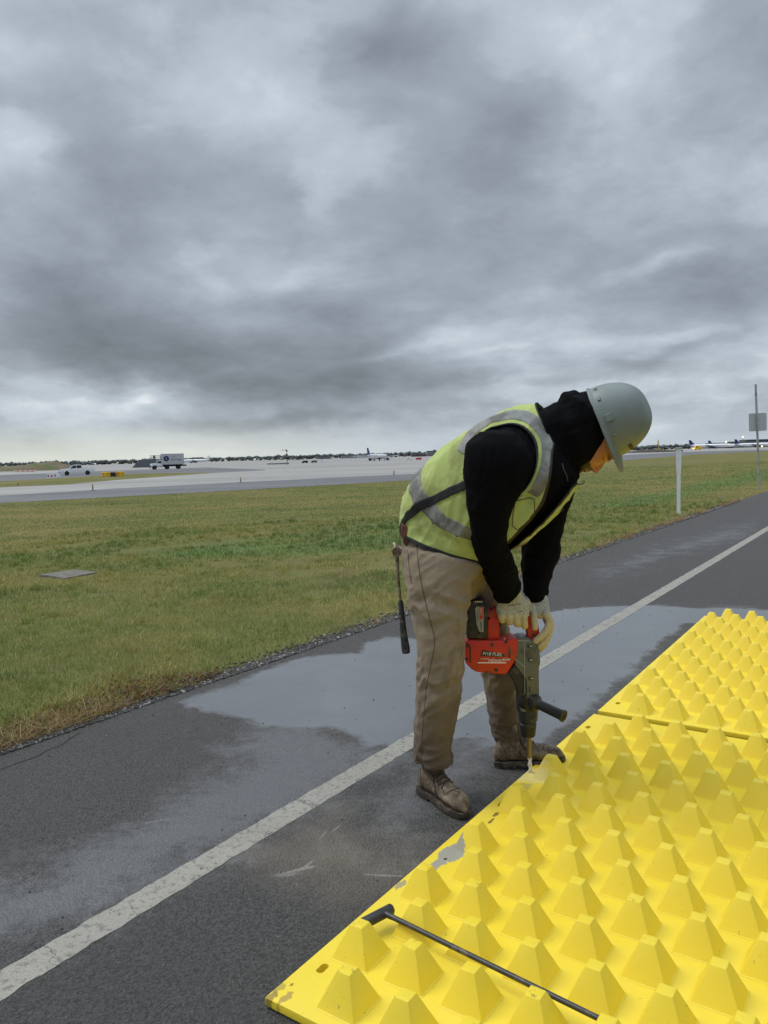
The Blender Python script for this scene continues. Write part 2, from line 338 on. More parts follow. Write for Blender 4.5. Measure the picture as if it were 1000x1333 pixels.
# painted edge line, chipped and cracked across
m, nt, b = newmat('worn_line_paint'); co = obco(nt)
rot = nd(nt, 'ShaderNodeMapping', {'Vector': co, 'Rotation': (0, 0, -ROAD_A)}).outputs[0]
n1 = nz(nt, co, 40., 6., .7); n2 = nz(nt, co, 180., 4., .7); n3 = nz(nt, co, 5., 4., .6)
wv = vm(nt, 'MULTIPLY_ADD', nz(nt, co, 9., 4., .6, 0., 1), (.25, .1, 0), rot).outputs[0]
sxy = nd(nt, 'ShaderNodeSeparateXYZ', {0: wv}).outputs[0]
cr = ma(nt, 'ABSOLUTE', ma(nt, 'SUBTRACT', ma(nt, 'FRACT', ma(nt, 'MULTIPLY', sxy, 3.4)), .5))
crk = sm(nt, cr, .012, .0)
c = mx(nt, n3, lin(134, 130, 120), lin(160, 156, 144))
c = mx(nt, sm(nt, n1, .50, .64), c, lin(112, 109, 102)); c = mx(nt, sm(nt, n2, .54, .66), c, lin(84, 82, 79))
c = mx(nt, crk, c, lin(50, 49, 48))
nt.links.new(c, b.inputs['Base Color']); b.inputs['Roughness'].default_value = .6
nt.links.new(bump(nt, ma(nt, 'ADD', n2, n1), .5, .004), b.inputs['Normal'])
M_LINE = m
V = []; Fc = []; n = 900
for i in range(n+1):
    u = .3+ (i/n)**2.2*160; j = lambda s: .010*mn.noise(Vector((u*14, s, 0)))+.006*mn.noise(Vector((u*60, s, 3)))
    V += [uv(u, -2.072-.058+j(1), .0052), uv(u, -2.072+.058+j(9), .0052)]
    if i: Fc.append((2*i-2, 2*i-1, 2*i+1, 2*i))
tag(mesh('road_line', V, Fc, M_LINE), kind='structure')
# airfield pavements far off (thin sheets)
def strip(name, near, far, z, mat):
    a = [G(*p, ZA) for p in near]; c_ = [G(*p, ZA) for p in far]; V = [(p.x, p.y, ZA+z) for p in a+c_]; n = len(a)
    return tag(mesh(name, V, [(i, i+1, n+i+1, n+i) for i in range(n-1)], mat), kind='structure')
def paved(name, c1, c2, c3):
    m, nt, b = newmat(name); co = obco(nt)
    s = nd(nt, 'ShaderNodeMapping', {'Vector': co, 'Rotation': (0, 0, .12), 'Scale': (.012, .09, 1)}).outputs[0]
    n1 = nz(nt, s, 1., 6., .6); n2 = nz(nt, co, .25, 4., .6)
    c = mx(nt, sm(nt, n1, .3, .7), c1, c2); c = mx(nt, ma(nt, 'MULTIPLY', sm(nt, n2, .5, .7), .4), c, c3)
    nt.links.new(c, b.inputs['Base Color']); b.inputs['Roughness'].default_value = .75; return m
hy = lambda x: 607-.0265*x
M_CONC = paved('taxiway_concrete', lin(128, 126, 123), lin(156, 153, 147), lin(122, 117, 110))
M_TAR = paved('taxiway_asphalt', lin(88, 88, 91), lin(106, 105, 107), lin(80, 79, 81))
near = [(-500, 684), (0, 655), (150, 647), (300, 638.8), (420, 632), (540, 625), (700, 609.5), (815, 599), (900, 592), (1000, 587), (1150, 580.5)]
far = [(x, hy(x)+.85) for x, _ in near]
strip('taxiway', near, far, .004, M_CONC)
strip('taxiway_shoulder', near, [(-500, 668), (0, 645.5), (150, 636), (300, 628.5), (420, 622.5), (540, 617), (700, 602), (815, 592.5), (900, 588), (1000, 585.2), (1150, 579.7)], .010, M_TAR)
strip('taxiway_lane', [(-300, 640), (0, 627), (120, 620), (270, 616), (345, 612.4)], [(-300, 628), (0, 618.5), (120, 613.5), (270, 608.5), (345, 611.6)], .008, M_TAR)
strip('grass_strip', [(-300, 652), (0, 634.6), (90, 630.5), (150, 625), (210, 620.5), (275, 615.8)], [(-300, 640), (0, 626.6), (90, 621.8), (150, 617.6), (210, 615.9), (275, 615.2)], .012, M_GRASS)
# ------------------------------------------------------------ grass blades, straw, gravel
def blades(n, dmin, dmax, hmin, hmax, w0, keep, colf, name, mat, bend=.5):
    d = dmin*(dmax/dmin)**rng.random(n); a = rng.uniform(-R_(40), R_(40), n)
    x = d*np.sin(a); y = d*np.cos(a); k = keep(x, y); x, y, d = x[k], y[k], d[k]; n = len(x)
    return blade_mesh(x, y, d, rng.uniform(hmin, hmax, n), w0, colf, name, mat, bend)
def blade_mesh(x, y, d, h, w0, colf, name, mat, bend):
    n = len(x); fi = rng.uniform(0, 2*pi, n); w = w0*rng.uniform(.7, 1.3, n)*np.maximum(1, d/7)
    bx = rng.normal(0, bend, n)*h; by = rng.normal(0, bend, n)*h
    V = np.zeros((n, 5, 3)); cx, sy_ = np.cos(fi)*w/2, np.sin(fi)*w/2
    for k, (s, t, ww) in enumerate(((-1, 0, 1), (1, 0, 1), (1, .55, .8), (-1, .55, .8), (0, 1, 0))):
        V[:, k, 0] = x+s*cx*ww+bx*t*t; V[:, k, 1] = y+s*sy_*ww+by*t*t; V[:, k, 2] = h*t*(1-.15*t)-.002+vz(x, y)
    b0 = (np.arange(n)*5)[:, None]
    quad = b0+np.array([[0, 1, 2, 3]]); tri = b0+np.array([[3, 2, 4]])
    me = bpy.data.meshes.new(name); me.vertices.add(n*5); me.vertices.foreach_set('co', V.astype(np.float32).ravel())
    L = np.concatenate([quad, tri], 1).ravel(); me.loops.add(len(L)); me.loops.foreach_set('vertex_index', L.astype(np.int32))
    ls = (np.arange(n)*7)[:, None]+np.array([[0, 4]]); me.polygons.add(2*n)
    me.polygons.foreach_set('loop_start', ls.ravel().astype(np.int32)); me.polygons.foreach_set('loop_total', np.tile([4, 3], n).astype(np.int32))
    me.materials.append(mat); me.update(calc_edges=True)
    c = colf(x, y, n); c = np.repeat(np.concatenate([c, np.ones((n, 1))], 1)[:, None], 5, 1)
    ca = me.color_attributes.new('tint', 'FLOAT_COLOR', 'POINT'); ca.data.foreach_set('color', c.astype(np.float32).ravel())
    return link(name, me)
def vnoise(x, y, s, seed=0.):              # cheap value noise
    X = x*s+seed*17.3; Y = y*s+seed*9.1; xi = np.floor(X); yi = np.floor(Y); fx = X-xi; fy = Y-yi
    h = lambda a, b: np.modf(np.abs(np.sin(a*127.1+b*311.7+seed)*43758.5453))[0]
    fx = fx*fx*(3-2*fx); fy = fy*fy*(3-2*fy)
    return (h(xi, yi)*(1-fx)+h(xi+1, yi)*fx)*(1-fy)+(h(xi, yi+1)*(1-fx)+h(xi+1, yi+1)*fx)*fy
m, nt, b = newmat('grass_blade')
c = nd(nt, 'ShaderNodeAttribute', attribute_name='tint').outputs['Color']
nt.links.new(c, b.inputs['Base Color']); b.inputs['Roughness'].default_value = .6; b.inputs['Specular IOR Level'].default_value = .25
tr = nd(nt, 'ShaderNodeBsdfTranslucent', {'Color': c}); ms = nd(nt, 'ShaderNodeMixShader', {0: .25, 1: b.outputs[0], 2: tr.outputs[0]})
nt.links.new(ms.outputs[0], nt.nodes['Material Output'].inputs[0]); M_BLADE = m
SLAB = gp([(50, 744), (95, 737), (128, 741), (85, 748)])
def vcoord(x, y): return VD[0]*x+VD[1]*y
def ucoord(x, y): return UD[0]*x+UD[1]*y
tx = np.array([G(p[0], p[1], ZA)[0] for p in near]); ty = np.array([G(p[0], p[1], ZA)[1] for p in near])
o_ = np.argsort(np.arctan2(tx, ty)); ta = np.arctan2(tx, ty)[o_]; tr_ = np.hypot(tx, ty)[o_]
def in_verge(x, y):
    lim = np.interp(np.arctan2(x, y), ta, tr_)
    v = vcoord(x, y)+.06*(vnoise(x, y, 3.)-.5)
    bare = vnoise(x, y, .9, 3.)*.6+vnoise(x, y, 3.1, 4.)*.4
    thin = np.clip((-3.86-v)/.35, 0, 1)
    return (v < -3.86) & (np.hypot(x, y) < lim-.1) & (rng.random(len(x)) < (.35+.65*thin)*np.clip((.80-bare)*6, .12, 1)) & (sdist(x, y, SLAB) < -.02-.10*vnoise(x, y, 6., 5.))
def grass_col(x, y, n):
    a = vnoise(x, y, .8, 1.)*.6+vnoise(x, y, 3., 2.)*.4; cl = clover_amt(x, y)
    g1 = np.array(lin(108, 130, 66)[:3]); g2 = np.array(lin(156, 154, 86)[:3]); g3 = np.array(lin(84, 112, 62)[:3]); st = np.array(lin(176, 160, 104)[:3])
    t = np.clip((a-.3)*2.5, 0, 1)[:, None]; c = g1*(1-t)+g2*t
    k = (np.clip(cl*1.4-.3+(a-.5)*.8, 0, 1)*.6)[:, None]; c = c*(1-k)+g3*k
    s = (rng.random(n) < .10+.10*(a > .6))[:, None]; c = np.where(s, st, c)
    return c*rng.uniform(.65, 1.35, (n, 1))
g = blades(660000, 3.3, 95, .018, .062, .0034, in_verge, grass_col, 'grass', M_BLADE, .55)
tag(g, 'short mown green and olive grass covering the verge', 'grass', kind='stuff')
# taller tufts
cx = rng.uniform(-8, 14, 4200); cy = rng.uniform(3.5, 20, 4200); kk = in_verge(cx, cy); cx, cy = cx[kk], cy[kk]
rep = 26; x = np.repeat(cx, rep)+rng.normal(0, .03, len(cx)*rep); y = np.repeat(cy, rep)+rng.normal(0, .03, len(cx)*rep)
hh = np.repeat(rng.uniform(.04, .13, len(cx))*(.6+.8*vnoise(cx, cy, 1.1, 12.)), rep)*rng.uniform(.6, 1.1, len(x))
tag(blade_mesh(x, y, np.hypot(x, y), hh, .0034, grass_col, 'grass_tufts', M_BLADE, .4), 'taller tufts of green grass scattered over the mown verge', 'grass', kind='stuff')
sx_ = rng.uniform(-8, 16, 3000); sy_ = rng.uniform(3.6, 24, 3000); kk = in_verge(sx_, sy_)&(vnoise(sx_, sy_, .7, 15.) > .45); sx_, sy_ = sx_[kk], sy_[kk]
tag(blade_mesh(sx_, sy_, np.hypot(sx_, sy_), rng.uniform(.06, .17, len(sx_)), .0024, lambda x, y, n: np.array(lin(196, 180, 130)[:3])*rng.uniform(.7, 1.1, (n, 1)), 'straw_stalks', M_BLADE, .45), 'pale dry stalks standing above the mown grass', 'grass', kind='stuff')
# dead straw and red-brown weeds along the pavement edge
def edge_pts(n, u0, u1, spread, off): 
    u = u0+(u1-u0)*rng.random(n)**1.6; v = off-np.abs(rng.normal(0, spread, n)); return UD[0]*u+VD[0]*v, UD[1]*u+VD[1]*v, u
def straw_col(x, y, n):
    a = np.array([lin(186, 164, 120)[:3], lin(150, 116, 70)[:3], lin(120, 78, 56)[:3], lin(110, 112, 60)[:3]]); return a[rng.choice(4, n, p=[.45, .25, .15, .15])]*rng.uniform(.6, 1.2, (n, 1))
x, y, u = edge_pts(20000, 1.6, 26, .11, -3.78); k = vnoise(x, y, 1.6, 6.)*.6+vnoise(x, y, 5., 8.)*.4 > .53; x, y = x[k], y[k]
tag(blade_mesh(x, y, np.hypot(x, y), rng.uniform(.02, .09, len(x)), .0026, straw_col, 'dead_grass', M_BLADE, 1.3), 'dry straw and dead grass lying along the road edge', 'dead grass', kind='stuff')
def weed_col(x, y, n):
    a = np.array([lin(124, 62, 52)[:3], lin(150, 128, 60)[:3], lin(104, 112, 56)[:3], lin(140, 122, 108)[:3]]); return a[rng.choice(4, n, p=[.22, .33, .3, .15])]*rng.uniform(.5, 1.1, (n, 1))
cent = [G(*p) for p in ((60, 945), (110, 925), (30, 960), (150, 915), (215, 905), (180, 900), (240, 895), (90, 940), (10, 975), (130, 935), (200, 890), (265, 885))]
x = np.concatenate([rng.normal(p.x, .13, 700) for p in cent]); y = np.concatenate([rng.normal(p.y, .09, 700) for p in cent]); k = vcoord(x, y) < -3.80; x, y = x[k], y[k]
tag(blade_mesh(x, y, np.hypot(x, y)*.4, rng.uniform(.01, .05, len(x)), .010, weed_col, 'weeds', M_BLADE, 1.1), 'low red-brown and yellow weeds creeping at the road edge', 'weeds', kind='stuff')
# gravel
def pebbles(x, y, r, name, mats, label):
    bm = bmesh.new(); bmesh.ops.create_icosphere(bm, subdivisions=1, radius=1); base = np.array([v.co[:] for v in bm.verts]); fc = np.array([[v.index for v in f.verts] for f in bm.faces]); bm.free()
    n = len(x); V = base[None]*(1+.3*rng.normal(0, 1, (n, len(base), 1)).clip(-1, 1))*(r[:, None, None]*np.stack([rng.uniform(.8, 1.4, n), rng.uniform(.7, 1.1, n), rng.uniform(.45, .8, n)], 1)[:, None])
    a = rng.uniform(0, 2*pi, n); ca, sa = np.cos(a)[:, None], np.sin(a)[:, None]
    X = V[..., 0]*ca-V[..., 1]*sa+x[:, None]; Y = V[..., 0]*sa+V[..., 1]*ca+y[:, None]; Z = V[..., 2]+r[:, None]*.35+.004
    Fq = (fc[None]+(np.arange(n)*len(base))[:, None, None]).reshape(-1, 3)
    me = npmesh(name, np.stack([X, Y, Z], -1).reshape(-1, 3), Fq, mats, np.repeat(rng.choice(len(mats), n, p=[.62, .30, .08]), len(fc)))
    return tag(link(name, me), label, 'gravel', kind='stuff')
GM = [pm('stone_dark', lin(66, 64, 62), .85), pm('stone_mid', lin(94, 91, 87), .85), pm('stone_pale', lin(150, 146, 138), .8)]
x, y, u = edge_pts(22000, 1.2, 22, .085, -3.74); pebbles(x, y, rng.uniform(.003, .012, len(x))*np.maximum(1, u/12), 'gravel', GM, 'loose grey gravel along the crumbled road edge')
u = rng.uniform(1.2, 11, 420); v = -3.7+rng.random(420)**1.7*3.4; r = rng.uniform(.002, .0055, 420)
pebbles(UD[0]*u+VD[0]*v, UD[1]*u+VD[1]*v, r, 'road_grit', GM, 'small loose stones scattered over the wet asphalt')
# ------------------------------------------------------------ yellow traction mats
c0, c1 = G(345, 1300, .03), G(773, 930, .03)
rz1 = math.atan2(c1.y-c0.y, c1.x-c0.x)
def loc1(x, y, z=.03):
    p = G(x, y, z)-c0; return (p.x*cos(rz1)+p.y*sin(rz1), -p.x*sin(rz1)+p.y*cos(rz1))
MARKS = []                               # worn spots: object-space x, y, radii, amount, colour, raggedness
def mk(px, py, rx, ry, amt, col, fz=2.2): MARKS.append((*loc1(px, py), rx, ry, amt, col, fz))
mk(588, 1113, .075, .040, 1., lin(150, 146, 132), 1.1); mk(568, 1128, .05, .018, 1., lin(150, 146, 132), 1.6); mk(622, 1082, .03, .015, .9, lin(120, 104, 56))
mk(522, 1153, .03, .014, .9, lin(150, 140, 110)); mk(580, 1120, .008, .006, 1., lin(66, 60, 50), .5)
mk(371, 1302, .030, .010, .7, lin(140, 116, 66), 4.5); mk(352, 1301, .022, .012, .7, lin(104, 84, 50), 4.5); mk(362, 1288, .02, .014, .6, lin(140, 116, 66), 5.); mk(372, 1276, .006, .004, .9, lin(90, 70, 34), 1.); mk(380, 1284, .007, .004, .8, lin(110, 90, 44), 1.)
mk(692, 1012, .07, .09, .45, lin(206, 200, 168), 3.0); mk(680, 1026, .05, .03, .6, lin(150, 140, 96), 3.)
mk(645, 1062, .02, .008, .9, lin(110, 88, 40), 3.); mk(640, 1070, .03, .006, .9, lin(110, 88, 40), 3.)
def yellow(name, marks):
    m, nt, b = newmat(name); co = obco(nt)
    n1 = nz(nt, co, 6., 5., .6); n2 = nz(nt, co, 45., 6., .7); n3 = nz(nt, co, 14., 6., .68, .5); n4 = nz(nt, co, 300., 3., .6)
    c = mx(nt, n1, lin(222, 195, 38), lin(227, 203, 56))
    c = mx(nt, ma(nt, 'MULTIPLY', sm(nt, n3, .50, .75), .22), c, lin(214, 188, 74))
    sp = nd(nt, 'ShaderNodeSeparateXYZ', {0: co}).outputs
    topz = sm(nt, sp[2], .1195, .1215)
    scuff = ma(nt, 'MULTIPLY', sm(nt, nz(nt, co, 60., 5., .7, .6), .56, .62), ma(nt, 'MULTIPLY', topz, sm(nt, nz(nt, co, 4., 2., .5), .56, .62)))
    c = mx(nt, ma(nt, 'MULTIPLY', scuff, .6), c, lin(120, 98, 44))
    spk = ma(nt, 'MULTIPLY', sm(nt, nz(nt, co, 75., 3., .55), .70, .72), sm(nt, nz(nt, co, 2.6, 2., .5), .50, .64))
    c = mx(nt, ma(nt, 'MULTIPLY', spk, .8), c, lin(110, 86, 40))
    for (x, y, rx, ry, amt, col, fz) in marks:
        d = vm(nt, 'MULTIPLY', vm(nt, 'SUBTRACT', co, (x, y, .03)).outputs[0], (1/rx, 1/ry, 12.)).outputs[0]
        L = vm(nt, 'LENGTH', d).outputs['Value']
        k = sm(nt, ma(nt, 'MULTIPLY_ADD', ma(nt, 'SUBTRACT', n2, .5), fz, L), 1.06, .94)
        c = mx(nt, ma(nt, 'MULTIPLY', k, amt), c, col)
    nt.links.new(c, b.inputs['Base Color']); nt.links.new(ma(nt, 'MULTIPLY_ADD', n3, .25, .36), b.inputs['Roughness'])
    nt.links.new(bump(nt, n4, .12, .001, bump(nt, n3, .15, .004)), b.inputs['Normal'])
    b.inputs['Subsurface Weight'].default_value = .05; b.inputs['Subsurface Radius'].default_value = (.01, .006, .002)
    return m
def rsq(h, r, z, n=3):
    P = []
    for (sx, sy, a0) in ((1, 1, 0), (-1, 1, 90), (-1, -1, 180), (1, -1, 270)):
        for k in range(n):
            a = R_(a0+90*k/(n-1)); P.append((sx*(h-r)+r*cos(a), sy*(h-r)+r*sin(a), z))
    return P
def mat_panel(name, loc, rz, L, Wd, pitch, skip, label, mat):
    T = .03; bm = bmesh.new()
    def loop(pts): vs = [bm.verts.new(p) for p in pts]; return [bm.edges.new((vs[i], vs[(i+1) % len(vs)])) for i in range(len(vs))], vs
    edges = []
    x0, x1, y0, y1 = 0, L, -Wd, 0
    rect = lambda i, z: [(x0+i, y0+i, z), (x1-i, y0+i, z), (x1-i, y1-i, z), (x0+i, y1-i, z)]
    def dens(P, st=.06):
        o = []
        for i in range(4):
            a, b_ = Vector(P[i]), Vector(P[(i+1) % 4]); n = int((b_-a).length/st)
            o += [tuple(a.lerp(b_, k/n)) for k in range(n)]
        return o
    e, top = loop(dens(rect(.004, T))); edges += e
    prev = top
    for i, z in ((.0012, T-.0012), (0., T-.004), (.0, .008), (.003, .003)):
        P = dens(rect(i, z)); 
        vs = [bm.verts.new(P[k % len(P)]) for k in range(len(prev))]
        for k in range(len(prev)): bm.faces.new((prev[k], prev[(k+1) % len(prev)], vs[(k+1) % len(prev)], vs[k]))
        prev = vs
    bm.faces.new(prev)
    for hx, hy in ((.17, -.058), (L-.215, -.045), (.17, -Wd+.06), (L-.215, -Wd+.06), (L/2+.05, -.045)):
        hl = []
        for k in range(20):
            a = 2*pi*k/20; hl.append((hx+.011*cos(a)+(.010 if cos(a) > 0 else -.010), hy+.012*sin(a), T))
        e, vs = loop(hl); edges += e
        lo = [bm.verts.new((v.co.x, v.co.y, .006)) for v in vs]
        for k in range(20): bm.faces.new((vs[k], vs[(k+1) % 20], lo[(k+1) % 20], lo[k]))
    bmesh.ops.triangle_fill(bm, use_beauty=True, use_dissolve=False, edges=edges)
    prof = [(.0640, .0005, .006), (.0605, .0020, .005), (.0585, .0055, .004), (.0218, .0885, .003), (.0198, .0915, .003), (.0160, .0927, .002)]
    row = 0; y = -.112
    while y > -Wd+.08:
        odd = row % 2 == 1; x = .101 if odd else .277; k = 0
        while x < L-.08:
            if (row, k) not in skip:
                prev = None
                for h, z, r in prof:
                    vs = [bm.verts.new((x+p[0], y+p[1], T+z)) for p in rsq(h, r, 0)]
                    if prev:
                        for q in range(12): bm.faces.new((prev[q], prev[(q+1) % 12], vs[(q+1) % 12], vs[q]))
                    prev = vs
                bm.faces.new(prev)
            x += pitch; k += 1
        y -= .0888; row += 1
    bmesh.ops.recalc_face_normals(bm, faces=bm.faces[:])
    me = bpy.data.meshes.new(name); bm.to_mesh(me); bm.free(); me.materials.append(mat)
    me.polygons.foreach_set('use_smooth', np.ones(len(me.polygons), dtype=bool)); me.set_sharp_from_angle(angle=R_(28))
    o = link(name, me); o.location = loc; o.rotation_euler = (0, 0, rz)
    return tag(o, label, 'traction mat', 'yellow studded mats laid along the road')
L1 = (c1-c0).length
mat_panel('traction_mat', (c0.x, c0.y, .005), rz1, L1, 2.4, .354, {(0, 6)}, 'yellow plastic mat of pyramid studs nearest the camera, under the drill and black bar', yellow('yellow_plastic', MARKS))
d0, d1 = G(778.5, 926, .03), G(915, 802, .03); rz2 = math.atan2(d1.y-d0.y, d1.x-d0.x)
mat_panel('traction_mat', (d0.x, d0.y, .006), rz2-R_(.3), (d1-d0).length, 2.4, .366, set(), 'yellow plastic mat of pyramid studs farther along the road, beyond the dark seam', yellow('yellow_plastic_clean', []))
# ------------------------------------------------------------ black T bar lying between the studs
M_BSTEEL = pm('black_steel', lin(46, 46, 48), .42, .25, 30, .15, 120, lin(86, 78, 66), .35, 20)
a, b_ = G(497, 1187, .082), G(790, 1331, .095); dr = (b_-a).normalized(); e_ = a+dr*1.25
t = B(); t.tube([a+dr*.012, a+dr*.05, a.lerp(e_, .5), e_], [.0105, .0078, .0072, .0072], 0, 14); 
h0, h1 = G(466, 1206, .080), G(510, 1183, .080); hd = (h1-h0).normalized()
root = empty('steel_bar', (a.x, a.y, .03)); tag(root, 'long black steel bar with a tubular cross handle lying between the yellow studs', 'steel bar')
t.build('rod', M_BSTEEL, root, ang=40)
t = B(); t.tube([h0, h0+hd*.003, h0.lerp(h1, .5), h1-hd*.003, h1], [.0145, .0165, .0165, .0165, .0145], 0, 24); t.build('cross_handle', M_BSTEEL, root, ang=40)
# ------------------------------------------------------------ marker post and the back of a sign
M_WPOST = pm('white_post_plastic', lin(242, 244, 242), .5, .04, 3, .0, 60, lin(196, 196, 190), .2, 5)
p = G(883.5, 670); hh = 87*p.y/1000*1.005; k = p.y/1000
root = empty('marker_post', (p.x, p.y, 0)); tag(root, 'white plastic marker post standing in the grass beside the worker', 'marker post')
t = B(); V = []
prof = [(0, 2.3), (.25, 2.35), (.62, 2.5), (.70, 3.0), (.76, 3.3), (.985, 3.4), (1., 3.1)]
for z, w in prof:
    for i in range(9):
        s = -1+i/4; V.append((p.x+s*w*k, p.y+.02-.018*s*s*1.2, z*hh-.02))
    for i in range(9):
        s = 1-i/4; V.append((p.x+s*w*k*.96, p.y+.028-.018*s*s*1.2, z*hh-.02))
Fc = [(j*18+i, j*18+(i+1) % 18, (j+1)*18+(i+1) % 18, (j+1)*18+i) for j in range(len(prof)-1) for i in range(18)]+[tuple(range(18))[::-1], tuple(108+i for i in range(18))]
t.add(V, Fc); t.build('post', M_WPOST, root, ang=30)
t = B(); t.box((p.x, p.y+.005, hh-.006), (7.2*k, .045, .012), 0, .003); t.build('cap', M_WPOST, root)
M_GALV = pm('galvanised_steel', lin(164, 168, 170), .5, .1, 6, .1, 80, lin(134, 138, 140), .4, 5, metal=.1)
p = G(989, 637); tp = W(984, 500, p.y); bs = Vector((p.x, p.y, -.05))
root = empty('sign_post', (p.x, p.y, 0)); tag(root, 'tall grey metal post at the road edge carrying the back of a small square sign', 'sign')
ax = (tp-bs).normalized(); q = Matrix.Translation(bs) @ ax.to_track_quat('Z', 'Y').to_matrix().to_4x4()
t = B(); t.T = q; L = (tp-bs).length
for cx_, cy_, w_, d_ in ((0, .018, .044, .005), (-.022, .0, .005, .04), (.022, .0, .005, .04), (-.036, -.02, .03, .005), (.036, -.02, .03, .005)):
    t.box((cx_, cy_, L/2), (w_, d_, L))
t.build('post', M_GALV, root)
pc = W(986.5, 549.5, p.y+.05); s = 11.6*p.y/1000
t = B(); P = [(x_[0], x_[1]) for x_ in rsq(s, .05, 0, 6)]
t.prism([(x_[0], x_[1]) for x_ in P], .005, 0, T=Matrix.Translation(pc) @ Matrix.Rotation(R_(-1.5), 4, 'Y')); 
M_SIGNB = pm('sign_back', lin(190, 194, 196), .5, .06, 6)
pn = t.build('sign_panel', M_SIGNB, root)
for z_ in (.12, -.12):
    t = B(); t.lathe([(.0, -.03), (.012, -.03), (.012, .012), (.0, .012)], 0, 8, Matrix.Translation(pc+Vector((0, -.04, z_))) @ Matrix.Rotation(pi/2, 4, 'X')); t.build('bolt', M_GALV, pn)
# ------------------------------------------------------------ concrete cover in the grass, weeds on it
M_SLAB = pm('old_concrete', lin(112, 107, 98), .9, .2, 5, .4, 60, lin(92, 90, 78), .6, 7)
q = [G(50, 743), G(97, 736.5), G(128, 740), G(84, 748)]
zz = float(vz(np.array([q[0].x]), np.array([q[0].y]))[0])
bm = bmesh.new(); vs = [bm.verts.new((p.x, p.y, zz-.04)) for p in q]; f = bm.faces.new(vs)
r = bmesh.ops.extrude_face_region(bm, geom=[f])
for g_ in r['geom']:
    if isinstance(g_, bmesh.types.BMVert): g_.co.z += .075
bmesh.ops.recalc_face_normals(bm, faces=bm.faces[:]); bmesh.ops.bevel(bm, geom=bm.edges[:], offset=.01, segments=2, affect='EDGES')
t = B(); t.bm(bm); tag(t.build('concrete_slab', M_SLAB), 'worn grey concrete cover slab set flush in the mown grass', 'slab')
# ------------------------------------------------------------ far airfield
def GA(x, y): return G(x, y, ZA)
M_WHITE = pm('vehicle_white', lin(234, 236, 238), .35, .05, 2); M_SILV = pm('vehicle_silver', lin(178, 182, 186), .35, .05, 2, metal=.2)
M_BLK = pm('black_rubber', lin(34, 34, 36), .8, .2, 6); M_DG = pm('dark_glass', lin(38, 44, 52), .15, .05, 2)
M_GREYM = pm('grey_metal', lin(110, 112, 114), .5, .1, 4, metal=.3); M_BLUE = pm('deep_blue_paint', lin(34, 44, 96), .4, .05, 2)
M_SIGNY = pm('sign_yellow', lin(244, 190, 24), .5, .05, 3); M_SIGNK = pm('sign_black', lin(26, 26, 28), .6, .1, 3)
M_RED = pm('barrier_red', lin(190, 50, 46), .5, .1, 3); M_ORG = pm('barrier_orange', lin(206, 96, 56), .5, .1, 3)
def wheel(root, x, y, r, w, name='wheel'):
    t = B(); T = Matrix.Translation((x, y, r)) @ Matrix.Rotation(pi/2, 4, 'X')
    t.lathe([(r*.55, -w/2), (r*.94, -w/2), (r, -w*.35), (r, w*.35), (r*.94, w/2), (r*.55, w/2)], 0, 24, T); o = t.build(name, M_BLK, root, ang=35)
    t = B(); t.lathe([(.02, -w*.47), (r*.56, -w*.42), (r*.58, w*.42), (.02, w*.47)], 0, 16, T); t.build('rim', M_SILV, o, ang=35)
def place(root, p, rz, sc=1.):
    root.location = p; root.rotation_euler = (0, 0, rz); root.scale = (sc, sc, sc)
def section(t, prof, y0, y1, m=0, bev=.05, inset=0.):     # side outline (x, z) spanning y0..y1
    t.prism(prof, y1-y0, m, bev, Matrix.Translation((0, (y0+y1)/2, 0)))
